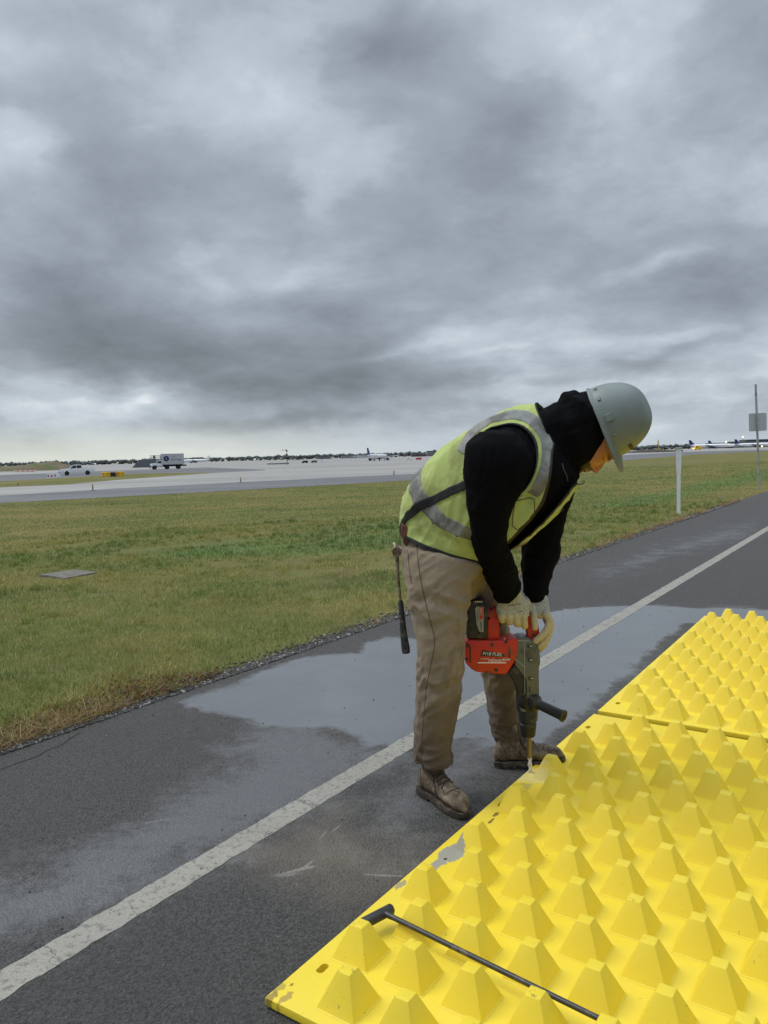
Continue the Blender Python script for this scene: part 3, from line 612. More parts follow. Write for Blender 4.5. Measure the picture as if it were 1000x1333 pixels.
# pickup: local +X is forward
def pickup():
    r = empty('pickup_truck'); tag(r, 'white pickup truck parked on the taxiway in front of the dirt mound', 'pickup truck')
    t = B()
    section(t, [(2.9, .55), (2.95, .95), (2.75, 1.12), (1.45, 1.22), (1.3, 1.2), (-.55, 1.2), (-.55, 1.28), (-2.85, 1.28), (-2.9, .6), (-2.1, .5), (-2.1, .8), (-1.3, .8), (-1.3, .45), (1.3, .45), (1.3, .8), (2.15, .8), (2.2, .5)], -.98, .98, 0, .05)
    t.build('body', M_WHITE, r, ang=30)
    t = B(); section(t, [(1.45, 1.2), (.75, 1.82), (.5, 1.87), (-.75, 1.86), (-.95, 1.2)], -.86, .86, 0, .06); t.build('cab', M_WHITE, r, ang=30)
    for s in (-1, 1):
        t = B(); section(t, [(1.08, 1.26), (.66, 1.74), (.16, 1.78), (.16, 1.26)], s*.868-.01, s*.868+.01, 0); t.build('side_window', M_DG, r)
        t = B(); section(t, [(.08, 1.26), (.08, 1.78), (-.66, 1.76), (-.8, 1.26)], s*.868-.01, s*.868+.01, 0); t.build('side_window', M_DG, r)
        t = B(); t.box((2.88, s*.72, .95), (.16, .34, .2), 0, .02); t.build('headlight', M_SILV, r)
        t = B(); t.box((1.0, s*1.08, 1.32), (.12, .18, .2), 0, .02); t.build('wing_mirror', M_BLK, r)
        t = B(); t.box((-2.86, s*.86, 1.02), (.1, .14, .3), 0, .02); t.build('tail_light', M_RED, r)
    t = B(); t.add([(1.40, -.76, 1.26), (1.40, .76, 1.26), (.81, .7, 1.78), (.81, -.7, 1.78), (1.36, -.76, 1.25), (1.36, .76, 1.25), (.77, .7, 1.77), (.77, -.7, 1.77)], [(0, 1, 2, 3), (4, 7, 6, 5), (0, 4, 5, 1), (1, 5, 6, 2), (2, 6, 7, 3), (3, 7, 4, 0)])
    for v in range(8): x, y, z = t.v[v]; t.v[v] = (x+.04, y, z+.02)
    t.build('windscreen', M_DG, r)
    t = B(); t.box((2.95, 0, .92), (.06, 1.1, .3), 0, .02); t.build('grille', M_BLK, r)
    t = B(); t.box((2.98, 0, .58), (.16, 1.9, .26), 0, .04); t.build('bumper', M_BLK, r)
    t = B(); t.box((.1, 0, 1.97), (.3, .9, .16), 0, .05); t.build('light_bar', M_GREYM, r)
    t = B(); t.box((-1.75, 0, 1.285), (2.1, 1.6, .02)); t.build('bed', M_BLK, r)
    for x in (1.72, -1.7):
        for s in (-1, 1): wheel(r, x, s*.86, .4, .26)
    return r
p = GA(101, 618.6); place(pickup(), p, R_(180+22), 1.0)
def catering_truck():
    r = empty('box_truck'); tag(r, 'white airline catering truck with a high box body and a blue round emblem', 'truck')
    M_BOX = pm('box_white', lin(186, 188, 190), .5, .04, 2, 0, 60, lin(170, 170, 168), .2, 3)
    t = B(); section(t, [(3.9, .75), (3.95, 1.25), (3.7, 1.5), (2.5, 1.7), (2.0, 2.35), (1.75, 2.45), (.9, 2.45), (.9, .75), (2.3, .75), (2.45, 1.05), (3.3, 1.05), (3.45, .75)], -1.1, 1.1, 0, .06); t.build('cab', M_WHITE, r, ang=30)
    for s in (-1, 1):
        t = B(); section(t, [(2.35, 1.62), (1.95, 2.2), (1.2, 2.2), (1.2, 1.55)], s*1.11-.01, s*1.11+.01); t.build('side_window', M_DG, r)
        t = B(); t.box((2.6, s*1.3, 1.9), (.1, .2, .45), 0, .03); t.build('wing_mirror', M_BLK, r)
        t = B(); t.box((3.86, s*.85, 1.12), (.14, .36, .24), 0, .03); t.build('headlight', M_SILV, r)
    t = B(); t.add([(2.56, -.95, 1.73), (2.56, .95, 1.73), (2.07, .9, 2.33), (2.07, -.9, 2.33), (2.46, -.95, 1.68), (2.46, .95, 1.68), (1.97, .9, 2.28), (1.97, -.9, 2.28)], [(0, 1, 2, 3), (4, 7, 6, 5), (0, 4, 5, 1), (1, 5, 6, 2), (2, 6, 7, 3), (3, 7, 4, 0)]); t.build('windscreen', M_DG, r)
    t = B(); t.box((3.97, 0, 1.1), (.05, 1.3, .5), 0, .02); t.build('grille', M_BLK, r)
    t = B(); t.box((4.0, 0, .62), (.22, 2.1, .3), 0, .04); t.build('bumper', M_BLK, r)
    t = B(); t.box((-1.5, 0, .85), (7.6, 1.0, .28), 0, .02); t.box((-1.4, 0, 1.1), (5.6, 2.1, .24), 0, .02); t.build('chassis', M_BLK, r)
    t = B(); t.box((-1.75, 0, 2.62), (5.6, 2.45, 2.72), 0, .04); bx = t.build('cargo_box', M_BOX, r)
    t = B(); t.box((-1.75, 0, 3.99), (5.66, 2.5, .07), 0, .02); t.box((-1.75, 0, 1.25), (5.66, 2.5, .07), 0, .02)
    for s in (-1, 1):
        for x in (-4.53, 1.03): t.box((x, s*1.22, 2.62), (.08, .06, 2.7))
    t.build('box_trim', M_SILV, bx)
    # emblem and lettering on both flanks
    for s in (-1, 1):
        t = B(); T = Matrix.Translation((-.05, s*1.232, 2.75)) @ Matrix.Rotation(pi/2, 4, 'X'); t.lathe([(.0, -.006), (.72, -.006), (.72, .006), (.0, .006)], 0, 32, T)
        eb = t.build('emblem', M_BLUE, bx)
    t = B()
    for s in (-1, 1):
        T = Matrix.Translation((-2.5, s*1.232, 2.45)) @ Matrix.Rotation(pi/2, 4, 'X')
        if s > 0: T = Matrix.Translation((-2.5, s*1.232, 2.45)) @ Matrix.Rotation(pi, 4, 'Z') @ Matrix.Rotation(pi/2, 4, 'X')
        add_text(t, 'Sky Chefs', .68, T, 0, .004); T2 = T.copy(); T2.translation.z += .75; T2.translation.x += .5 ; add_text(t, 'LSG', .5, T2, 1, .004)
        T3 = T.copy(); T3.translation = Vector((-.05, s*1.246, 2.72)); add_text(t, 'S', .9, T3, 2, .004)
    t.build('lettering', [M_BLUE, M_GREYM, M_SILV], bx)
    # front platform with railings over the cab
    t = B(); t.box((2.3, 0, 2.66), (3.0, 2.2, .12), 0, .02)
    for x in (3.7, 3.2, 2.6, 2.0, 1.4, 1.15):
        for s in (-1, 1): t.box((x, s*1.05, 3.2), (.07, .07, 1.0))
    for z in (3.2, 3.66):
        for s in (-1, 1): t.box((2.42, s*1.05, z), (2.6, .06, .06))
    t.box((3.7, 0, 3.66), (.06, 2.1, .06)); t.box((2.9, .5, 3.2), (.5, .5, .9)); t.build('platform', M_GREYM, r)
    for x, n_ in ((2.87, .48), (-.3, .5), (-3.2, .5)):
        for s in (-1, 1): wheel(r, x, s*.95, n_, .34)
    t = B(); t.box((-4.8, 0, 1.05), (.7, 2.2, .1), 0, .02); t.build('tail_lift', M_BLK, r)
    return r
p = GA(216, 610.8); place(catering_truck(), p, R_(180+24), 1.02)
# taxiway guidance signs
def gsign(px, py, w, h, txt, mats, label, rz=0.):
    p = GA(px, py); d = p.y/1000; r = empty('taxiway_sign'); Wd, Hh = w*d, h*d
    t = B(); t.box((0, 0, Hh*.55), (Wd, .28, Hh*.9), 0, .04); bd = t.build('housing', mats[0], r)
    t = B()
    add_text(t, txt, Hh*.72, Matrix.Translation((0, -.146, Hh*.55)) @ Matrix.Rotation(pi/2, 4, 'X'), 0, .003); t.build('lettering', mats[1], bd)
    for s in (-.35, .35): t = B(); t.box((s*Wd, 0, Hh*.05), (.1, .1, Hh*.14)); t.build('leg', M_GREYM, r)
    place(r, p, rz); tag(r, label, 'sign', 'signs in the grass strip'); return r
gsign(138.6, 620.8, 10.6, 6.2, '\u2190 33', (M_SIGNY, M_SIGNK), 'yellow taxiway sign with an arrow, left of the black panels')
gsign(144.8+2.2, 620.8, 5.6, 6.0, '', (M_SIGNK, M_SIGNY), 'black taxiway sign panel beside the left yellow sign')
gsign(151.2, 620.6, 2.2, 5.8, '', (M_ORG, M_SIGNK), 'narrow black and orange sign panel between the two yellow signs')
gsign(157.2, 620.2, 9.2, 6.2, '33 \u2192', (M_SIGNY, M_SIGNK), 'yellow taxiway sign with an arrow, nearer the catering truck')
# low red and white barricades
def barricade(px, py, w, h, mm, label, grp='red and white barricades by the pickup'):
    p = GA(px, py); d = p.y/1000; r = empty('barricade'); Wd, Hh = w*d, h*d
    t = B(); t.prism([(-Wd/2, 0), (-Wd/2*.92, Hh), (Wd/2*.92, Hh), (Wd/2, 0)], .35, 0, .03); t.build('panel', mm[0], r)
    t = B(); t.box((0, 0, Hh*.55), (Wd*.5, .37, Hh*.5), 0, .02); t.build('stripe', mm[1], r)
    place(r, p, R_(8)); tag(r, label, 'barricade', grp)
for i, (x, w, mm) in enumerate(((63.5, 4.2, (M_WHITE, M_RED)), (68.2, 3.6, (M_WHITE, M_GREYM)), (72.6, 3.6, (M_WHITE, M_RED)), (76.8, 3.4, (M_WHITE, M_WHITE)))):
    barricade(x, 622.6-.2*i, w, 5.6, mm, ['white barricade with a large red centre, at the left end of the row', 'white barricade with a grey centre, left of the red-striped one', 'white barricade with a red stripe, third in the row toward the pickup', 'plain white barricade nearest the pickup truck'][i])
for i in range(9):
    x = 20+i*3.2
    barricade(x, 614.6-.05*i, 2.9, 2.2, (M_ORG, M_WHITE) if i % 2 else (M_WHITE, M_ORG), 'low orange and white barrier in the row before the dirt mound', 'low barriers before the mound')
# edge lights
M_LAMPY = pm('lamp_amber', lin(196, 150, 70), .4)
def edge_light(px, py, h, label):
    p = GA(px, py); r = empty('edge_light'); Hh = h*p.y/1000
    t = B(); t.lathe([(.22, 0), (.22, .03), (.05, .05), (.045, Hh*.62)], 0, 12); t.build('stem', M_GREYM, r, ang=40)
    t = B(); t.lathe([(.045, Hh*.66), (.06, Hh*.72), (.06, Hh*.9), (.03, Hh)], 0, 14); t.build('lamp', M_LAMPY, r, ang=40)
    place(r, p, 0); tag(r, label, 'light', 'edge lights along the taxiway'); return p
for x, y, h, lb in ((121, 638.6, 8.5, 'amber taxiway edge light below the yellow signs'), (23.5, 632.5, 6, 'small taxiway edge light at the far left of the picture'), (313.6, 628, 6.8, 'small taxiway edge light between the truck and the distant mast'), (513, 618.5, 6.5, "small taxiway edge light just behind the worker's back")): edge_light(x, y, h, lb)
# dirt mound
m = pm('earth', lin(104, 92, 72), .95, .35, .3, .6, 3, lin(84, 92, 52), .5, .25)
p0 = GA(20, 613.5); d = p0.y; n = 70; nr = 16; V = []; Fc = []
for j in range(nr+1):
    for i in range(n+1):
        u = i/n; x = -110+u*197; w = j/nr
        prof = min(1, (1-u)*7)**.8*(.78+.22*sin(u*7+1))*(.75 if x < -30 else 1.)
        if x > 2: prof *= 1-.0*(x/90)
        hgt_ = 12.8*d/1000*prof*(sin(pi*min(1, w*1.15))**.7 if w*1.15 < 1 else 0)
        q = W(x, 613, d); hgt_ *= 1+.16*mn.noise(Vector((q.x*.35, w*5, 0)))+.10*mn.noise(Vector((q.x*1.3, w*9, 4)))
        V.append((q.x, d-2+w*22, ZA-.05+hgt_))
        if i and j: a_ = j*(n+1)+i; Fc.append((a_-n-2, a_-n-1, a_, a_-1))
tag(mesh('dirt_mound', V, Fc, m, smooth=True), kind='structure')
# distant wood line
def woods(name, x0, x1, d, hpx, seed, colr, label):
    r_ = np.random.default_rng(seed); n = 1500; bm = bmesh.new(); bmesh.ops.create_icosphere(bm, subdivisions=1, radius=1); base = np.array([v.co[:] for v in bm.verts]); fc = np.array([[v.index for v in f.verts] for f in bm.faces]); bm.free()
    px = r_.uniform(x0, x1, n); e = np.array([hpx*(.55+.35*mn.noise(Vector((x*.05, seed, 0)))+.35*mn.noise(Vector((x*.25, seed, 5)))) for x in px])
    r2 = r_.uniform(.9, 2.4, n)*d/1000; zc = ZA+np.maximum(.3, e+2.)*d/1000*r_.uniform(.0, 1., n)**.4
    X = np.array([W(x, hy(x), d).x for x in px]); Yd = d+r_.uniform(-12, 25, n)
    V = base[None]*r2[:, None, None]*np.array([1.2, 1, .9])*(1+.25*r_.normal(0, 1, (n, len(base), 1)).clip(-1.2, 1.2))+np.stack([X, Yd, zc], 1)[:, None]
    Fq = (fc[None]+(np.arange(n)*len(base))[:, None, None]).reshape(-1, 3)
    tag(link(name, npmesh(name, V.reshape(-1, 3), Fq, [pm('far_foliage', colr, .95, .4, .05)])), label, 'woods', kind='stuff')  # distance haze is put into the greyish foliage colour
woods('far_woods', -120, 620, 1500, 4.4, 3, lin(92, 99, 98), 'dark distant wood line along the horizon behind the airfield')
woods('far_woods', 780, 1300, 1700, 4.8, 9, lin(94, 100, 100), 'dark distant wood line behind the parked airliners')
# buildings
M_BG = pm('building_grey', lin(132, 138, 142), .8, .08, .05); M_BW = pm('building_white', lin(190, 194, 196), .8, .06, .05); M_BR = pm('building_brick', lin(140, 92, 84), .85, .08, .05); M_BD = pm('building_dark', lin(92, 98, 104), .8, .1, .05)
def building(x0, x1, ytop, d, mm, label, floors=3, dep=25, base_y=None):
    a_, c_ = W(x0, hy(x0), d), W(x1, hy(x1), d); w = c_.x-a_.x; xm = (x0+x1)/2; h = (hy(xm)-ytop)*d/1000+H-ZA
    r = empty('airport_building', ((a_.x+c_.x)/2, d+dep/2, ZA)); T = Matrix.Translation(r.location)
    t = B(); t.T = T; t.box((0, 0, h/2), (w, dep, h)); t.build('wall', mm, r)
    t = B(); t.T = T; t.box((0, 0, h+.25), (w+.6, dep+.6, .5)); t.box((w*.2, 0, h+1.3), (w*.2, dep*.4, 1.6)); t.build('roof', M_BD, r)
    for k in range(floors):
        t = B(); t.T = T; t.box((0, -dep/2-.05, h*(k+.6)/floors), (w*.9, .12, h/floors*.35)); t.build('window_band', M_DG, r)
    tag(r, label, 'building')
building(556, 571, 587.2, 1200, M_BG, 'wider of the two grey blocks just left of the worker\'s back', 4)
building(574, 583, 586.8, 1220, M_BG, 'narrow grey block partly behind the worker\'s back', 4)
building(465, 483, 592.3, 1000, M_BW, 'long low white hangar behind the small jet\'s tail', 1)
building(444, 462, 593.6, 1020, M_BW, 'low white shed left of the hangar behind the small jet', 1)
building(536, 556, 592.2, 1050, M_BR, 'low red brick building right of the small jet', 1)
building(571, 600, 592.6, 1080, M_BR, 'low red roofed building right of the grey blocks', 1)
building(415, 430, 594.5, 1100, M_BG, 'grey low building in the tree line right of the mast', 2)
building(508, 511, 590.5, 1100, M_BD, 'slim dark tower left of its twin beyond the small jet', 3, 8)
building(513.5, 517, 590.3, 1150, M_BD, 'slim dark tower right of its twin beyond the small jet', 3, 8)
building(970, 1060, 571.5, 1500, M_BD, 'grey terminal building beyond the signpost at the right edge', 3)
building(925, 968, 576.5, 1480, M_BD, 'long dark concourse behind the parked airliners', 2)
building(376, 392, 601.5-2.5, 950, M_BW, 'small pale shed in front of the tree line near the mast', 1)
# mound-like ramp behind the catering truck
t = B(); q0 = GA(176, 611); q1 = GA(200, 610.5); k = q0.y*1.35; a_ = W(176, 608, k); b_ = W(200, 608, k); hh = 10*k/1000
t.prism([(a_.x, ZA), (a_.x+(b_.x-a_.x)*.4, ZA+hh), (b_.x+2, ZA+hh*1.05), (b_.x+4, ZA)], 8, 0, .1, Matrix.Translation((0, k, 0))); tag(t.build('blast_fence', M_BD), 'sloping grey blast fence just left of the catering truck', 'fence')
# mast with wind cups, dark low barrier
p = GA(374, 604.8); r = empty('lighting_mast'); h = 18.5*p.y/1000; t = B(); t.lathe([(.14, 0), (.12, h*.5), (.08, h)], 0, 10); t.build('pole', M_GREYM, r, ang=40)
for z in (.45, .7, .97): t = B(); t.box((0, 0, h*z), (.5, .4, .5), 0, .05); t.build('lamp', M_BLK, r)
place(r, p, 0); tag(r, 'thin dark mast standing on the horizon left of the small jet', 'mast')
for x, y, lb in ((368.3, 586.3, 'left one of two tiny birds flying beside the thin mast'), (371.8, 585.8, 'right one of two tiny birds flying beside the thin mast')):
    q = W(x, y, 150); t = B()
    t.tube([q+Vector((-.16, 0, 0)), q, q+Vector((.16, 0, .02))], [.02, .05, .02], 0, 8)
    o = t.build('bird', M_BLK); 
    me_ = o.data; k = len(me_.vertices)
    bm = bmesh.new(); bm.from_mesh(me_)
    for s in (-1, 1):
        vs = [bm.verts.new(q+Vector(v)) for v in ((-.05, s*.03, .02), (.06, s*.03, .02), (.03, s*.25, .16), (-.06, s*.45, .10))]; bm.faces.new(vs)
    bm.to_mesh(me_); bm.free(); tag(o, lb, 'bird', 'birds over the airfield')
def dark_barrier(x0, x1, y, hpx, label):
    a_, b_ = GA(x0, y), GA(x1, y); h = hpx*a_.y/1000; t = B(); L = b_.x-a_.x
    t.prism([(-.4, 0), (-.15, h*.4), (-.1, h), (.1, h), (.15, h*.4), (.4, 0)], L, 0, .02, Matrix.Translation(((a_.x+b_.x)/2, a_.y, ZA)) @ Matrix.Rotation(pi/2, 4, 'Z')); tag(t.build('jersey_barrier', M_BD), label, 'barrier')
dark_barrier(348, 363.5, 604.9, 1.6, 'long dark barrier lying on the far taxiway left of the mast'); dark_barrier(365, 373, 604.4, 1.7, 'shorter dark barrier at the foot of the thin mast')
# airliners
def airliner(L, label, grp, tailm):
    r = empty('airliner'); R = L*.045; zc = R*1.55
    pf = [(-.5, .12, .55), (-.46, .35, .42), (-.36, .75, .2), (-.22, 1, 0), (.30, 1, 0), (.40, .93, -.04), (.46, .68, -.16), (.49, .35, -.3), (.5, .08, -.36)]
    t = B(); t.tube([(x*L, 0, zc+dz*R) for x, k_, dz in pf], [k_*R for x, k_, dz in pf], 0, 24); fu = t.build('fuselage', M_WHITE, r, ang=50)
    t = B()
    for s in (-1, 1): t.box((0.03*L, s*R*.99, zc+R*.22), (L*.68, R*.05, R*.12))
    t.build('window_row', M_DG, fu)
    t = B(); t.box((L*.455, 0, zc+R*.22), (L*.018, R*1.1, R*.16), 0, .02); t.build('cockpit_window', M_DG, fu)
    t = B(); t.prism([(-.36*L, zc+R*.6), (-.46*L, zc+L*.15), (-.51*L, zc+L*.15), (-.485*L, zc+R*.5)], R*.22, 0, .02); t.build('tail_fin', tailm, r)
    for s in (-1, 1):
        def pl(pts, th):
            b2 = B(); V = [(x*L, s*y*L, zc+z*L+th*L) for x, y, z in pts]+[(x*L, s*y*L, zc+z*L-th*L) for x, y, z in pts]; n_ = len(pts)
            b2.add(V, [tuple(range(n_)), tuple(range(n_, 2*n_))[::-1]]+[(i, i+n_, (i+1) % n_+n_, (i+1) % n_) for i in range(n_)]); return b2
        pl([(.12, .02, -.02), (-.10, .44, .02), (-.14, .44, .02), (-.08, .02, -.02)], .006).build('wing', M_SILV, r)
        pl([(-.40, .01, .02), (-.49, .17, .03), (-.51, .17, .03), (-.48, .01, .02)], .004).build('tailplane', M_SILV, r)
        t = B(); T = Matrix.Translation((.06*L, s*.16*L, zc-.045*L)) @ Matrix.Rotation(pi/2, 4, 'Y'); t.lathe([(R*.2, -R*1.4), (R*.38, -R*.9), (R*.52, 0), (R*.52, R*.9), (R*.44, R*1.0)], 0, 18, T); t.build('engine', M_BLUE, r, ang=40)
        t = B(); t.box((-.03*L, s*.05*L, zc*.3), (R*.35, R*.2, zc*.75)); t.lathe([(R*.1, -R*.2), (R*.3, -R*.2), (R*.3, R*.2), (R*.1, R*.2)], 0, 14, Matrix.Translation((-.03*L, s*.05*L, R*.3)) @ Matrix.Rotation(pi/2, 4, 'X')); t.build('landing_gear', M_BLK, r)
    t = B(); t.box((.38*L, 0, zc*.3), (R*.2, R*.15, zc*.7)); t.lathe([(R*.05, -R*.1), (R*.22, -R*.1), (R*.22, R*.1), (R*.05, R*.1)], 0, 14, Matrix.Translation((.38*L, 0, R*.22)) @ Matrix.Rotation(pi/2, 4, 'X')); t.build('landing_gear', M_BLK, r)
    tag(r, label, 'airliner', grp); return r
gA = 'airliners parked at the terminal'
def put(px, d, o, rz): q = W(px, hy(px), d); place(o, (q.x, d, ZA), rz)
put(491.5, 345, airliner(26, 'small white jet with a dark tail taxiing left of the worker', None, M_BLUE), R_(71))
put(926, 1230, airliner(66, 'white airliner with a dark blue tail, nearest the excavator, leftmost of those at the terminal', gA, M_BLUE), R_(-22))
put(948, 1300, airliner(62, 'white airliner with a blue tail, middle of those parked at the terminal', gA, M_BLUE), R_(-18))
put(985, 1280, airliner(66, 'white airliner with a tall blue tail, nearest the signpost', gA, M_BLUE), R_(-24))
put(1030, 1280, airliner(60, 'white airliner at the right edge of the terminal row, mostly beyond the signpost', gA, M_BLUE), R_(-30))
put(254, 900, airliner(36, 'distant white airliner just right of the catering truck', None, M_WHITE), R_(170))
# service vehicles under the airliners
def van(px, py, L, hgt, mm, rz, label, grp=None, nm='service_van', sc=1.):
    q = GA(px, py); r = empty(nm); t = B(); section(t, [(L*.5, .4), (L*.5, hgt*.55), (L*.36, hgt*.62), (L*.26, hgt), (-L*.5, hgt), (-L*.5, .4)], -1.1, 1.1, 0, .05); t.build('body', mm, r, ang=30)
    for s in (-1, 1):
        t = B(); section(t, [(L*.33, hgt*.62), (L*.23, hgt*.92), (L*.0, hgt*.92), (L*.0, hgt*.62)], s*1.105-.01, s*1.105+.01); t.build('side_window', M_DG, r)
        for x in (.3, -.3): wheel(r, x*L, s*.95, .42, .26)
    place(r, q, rz, sc); tag(r, label, 'van', grp); return r
gv = 'service vehicles beneath the airliners'
for i, (x, y, L, h, mm, lb) in enumerate(((902.5, 584.6, 7, 3.2, M_WHITE, 'white service truck between the earth bank and the leftmost airliner'), (935, 583.4, 9, 3.4, M_WHITE, 'white service truck below the middle airliner\'s tail'), (948, 583.2, 7, 3., M_BLUE, 'blue service truck beneath the middle airliner'), (958, 582.9, 10, 3.6, M_WHITE, 'white service truck left of the airliner nearest the signpost'), (972, 582.5, 12, 5, M_WHITE, 'large white service truck just left of the signpost'), (996, 581.9, 10, 5, M_BR, 'reddish service truck right of the signpost'))):
    van(x, y, L, h, mm, R_(180 if i % 2 else 10), lb, gv)
for i, (x, y, mm, lb) in enumerate(((397, 602.9, M_BLK, 'dark tug on the far taxiway right of the mast'), (421, 602.0, M_WHITE, 'white van far off on the taxiway between the mast and the small jet'), (533, 599.4, M_WHITE, 'white van right of the small jet'), (545, 598.8, M_RED, 'red van in front of the brick building'), (409, 602.6, M_BD, 'grey van on the far taxiway right of the dark tug'))):
    van(x, y, 5.4, 2.2, mm, R_(175), lb, 'small vehicles on the far taxiway', sc=.45)
# yellow lit maintenance vehicle
m, nt, b = newmat('lit_lamp'); b.inputs['Base Color'].default_value = (1, .6, .2, 1); b.inputs['Emission Color'].default_value = (1, .62, .22, 1); b.inputs['Emission Strength'].default_value = 6.; M_LIT = m
r = van(908, 585.6, 7.5, 3.6, M_SIGNY, R_(185), 'yellow airport truck with lit headlights before the leftmost airliner', None, 'service_truck')
for s in (-1, 1): t = B(); t.lathe([(.0, -.05), (.42, -.05), (.42, .05), (.0, .05)], 0, 12, r.matrix_world @ Matrix.Translation((3.8, s*.8, 1.4)) @ Matrix.Rotation(pi/2, 4, 'Y')); o = t.build('headlight', M_LIT)
for o in [o for o in bpy.data.objects if o.name.startswith('headlight') and o.parent is None]:
    bpy.context.view_layer.update(); 
    for v in o.data.vertices: pass
    o.parent = r
# apron floodlights
for i, (x, y, d_, lb) in enumerate(((945.5, 575.2, 1350, 'apron floodlight glowing above the middle airliner'), (967.3, 569.0, 1400, 'apron floodlight glowing above the airliner nearest the signpost'), (992, 581, 1200, 'amber lamp glowing low beside the signpost'))):
    q = W(x, y, d_); r = empty('floodlight', (q.x, d_, ZA)); t = B(); t.lathe([(.5, 0), (.35, q.z-ZA)], 0, 8, Matrix.Translation((q.x, d_, ZA))); t.build('pole', M_GREYM, r)
    t = B(); t.lathe([(.1, -1.), (1., -.5), (1., .5), (.1, 1.)], 0, 12, Matrix.Translation(q)); t.build('lamp', M_LIT, r); tag(r, lb, 'floodlight', 'lit apron floodlights')
# excavator and earth bank
M_EXC = pm('machine_yellow', lin(176, 160, 84), .5); M_EXD = pm('machine_dark', lin(58, 62, 60), .6)
def excavator(px, py, sc, mm, rz, label, boom):
    q = GA(px, py); r = empty('excavator')
    for s in (-1, 1): t = B(); t.prism([(-2, .1), (-2.2, .5), (-1.9, .95), (1.9, .95), (2.2, .5), (2, .1)], .6, 0, .05, Matrix.Translation((0, s*1.1, 0))); t.build('track', M_BLK, r)
    t = B(); t.box((-.5, 0, 1.7), (3.4, 2.6, 1.2), 0, .1); t.build('body', mm, r)
    t = B(); t.box((.7, .7, 2.6), (1.4, 1.1, 1.5), 0, .08); t.build('cab', M_DG, r)
    t = B(); t.tube([Vector(p_) for p_ in boom[:3]], [.34, .36, .26], 0, 8); t.build('boom', mm, r); t = B(); t.tube([Vector(p_) for p_ in boom[2:4]], [.26, .18], 0, 8); t.build('arm', mm, r)
    bx_ = Vector(boom[3]); t = B(); t.prism([(-.6, .3), (.5, .4), (.7, -.4), (.1, -.9), (-.6, -.5)], 1.3, 0, .04, Matrix.Translation(bx_)); t.build('bucket', M_EXD, r)
    place(r, q, rz, sc); tag(r, label, 'excavator')
excavator(857.5, 589, .0, M_EXC, R_(5), 'x', [(0,0,0)]*4) if False else None
q = GA(857.5, 588.6); k = q.y/1000
excavator(857.5, 588.6, k*16.5/8.2, M_EXC, R_(80), 'yellow excavator with its boom raised behind the worker\'s helmet', [(.6, 0, 2), (1.2, 0, 7.2), (2.2, 0, 8.2), (2.9, 0, 4.6)])
q = GA(890, 587.3); k = q.y/1000
excavator(884, 587.6, k*9.5/5., M_EXD, R_(0), 'dark loader with a raised bucket just above the white marker post', [(.8, 0, 1.6), (2.2, 0, 3.2), (3.6, 0, 4.2), (4.6, 0, 4.4)])
V = []; Fc = []; d = GA(850, 589).y; n = 60; nr = 8
for j in range(nr+1):
    for i in range(n+1):
        u = i/n; x = 822+u*78; w = j/nr; q = W(x, hy(x), d)
        pr_ = sin(pi*min(1, u*1.1))**.5*(1-.45*u) if u < .909 else 0
        V.append((q.x, d+w*12, ZA-.05+5.2*d/1000*pr_*sin(pi*w)**.7*(1+.25*mn.noise(Vector((q.x*.5, w*4, 2))))))
        if i and j: a_ = j*(n+1)+i; Fc.append((a_-n-2, a_-n-1, a_, a_-1))
tag(mesh('earth_bank', V, Fc, pm('dark_earth', lin(70, 64, 58), .95, .3, .4), smooth=True), kind='structure')
# ------------------------------------------------------------ the worker
def ring(A, Bp, Yc, side, hw, p=2.0, ay=0., n=48):
    """cross-section: A (back/left) and Bp (front/right) outline pixels at depth Yc; side = half-width vector"""
    a = W(*A, Yc); b_ = W(*Bp, Yc); c = (a+b_)/2; e = (b_-a)/2; L = Vector(side)*hw
    q = L.dot(e.normalized()); e = e*(max(e.length**2-q*q, .2*e.length**2)**.5/e.length); e = e+Vector((0, ay*e.length, 0))
    out = []
    for i in range(n):
        t = 2*pi*i/n; ct, s_ = cos(t), sin(t)
        out.append(c+e*(abs(ct)**(2/p)*(1 if ct > 0 else -1))+L*(abs(s_)**(2/p)*(1 if s_ > 0 else -1)))
    return out
def loft_rings(rings, sub=6):
    n = len(rings[0]); K = [np.array([[*q] for q in r]).ravel() for r in rings]
    return [r.reshape(n, 3) for r in spline(K, sub)]
def loft_vf(rings, sub=6, dome=True, end=True):
    Rg = loft_rings(rings, sub); n = len(Rg[0]); V = []; Fc = []
    if dome:
        c = Rg[0].mean(0); d = c-Rg[1].mean(0); d = d/np.linalg.norm(d); r0 = np.linalg.norm(Rg[0]-c, axis=1).min()*.35
        Rg = [c+(Rg[0]-c)*.55+d*r0*.7]+[c+(Rg[0]-c)*.88+d*r0*.35]+Rg
        if end: c = Rg[-1].mean(0); d = c-Rg[-2].mean(0); d = d/np.linalg.norm(d); r0 = np.linalg.norm(Rg[-1]-c, axis=1).min()*.35
        if end: Rg = Rg+[c+(Rg[-1]-c)*.88+d*r0*.35, c+(Rg[-1]-c)*.55+d*r0*.7]
    for r in Rg: V += [tuple(q) for q in r]
    for j in range(len(Rg)-1):
        for i in range(n): Fc.append((j*n+i, j*n+(i+1) % n, (j+1)*n+(i+1) % n, (j+1)*n+i))
    Fc.append(tuple(range(n))[::-1]); Fc.append(tuple((len(Rg)-1)*n+i for i in range(n)))
    return V, Fc
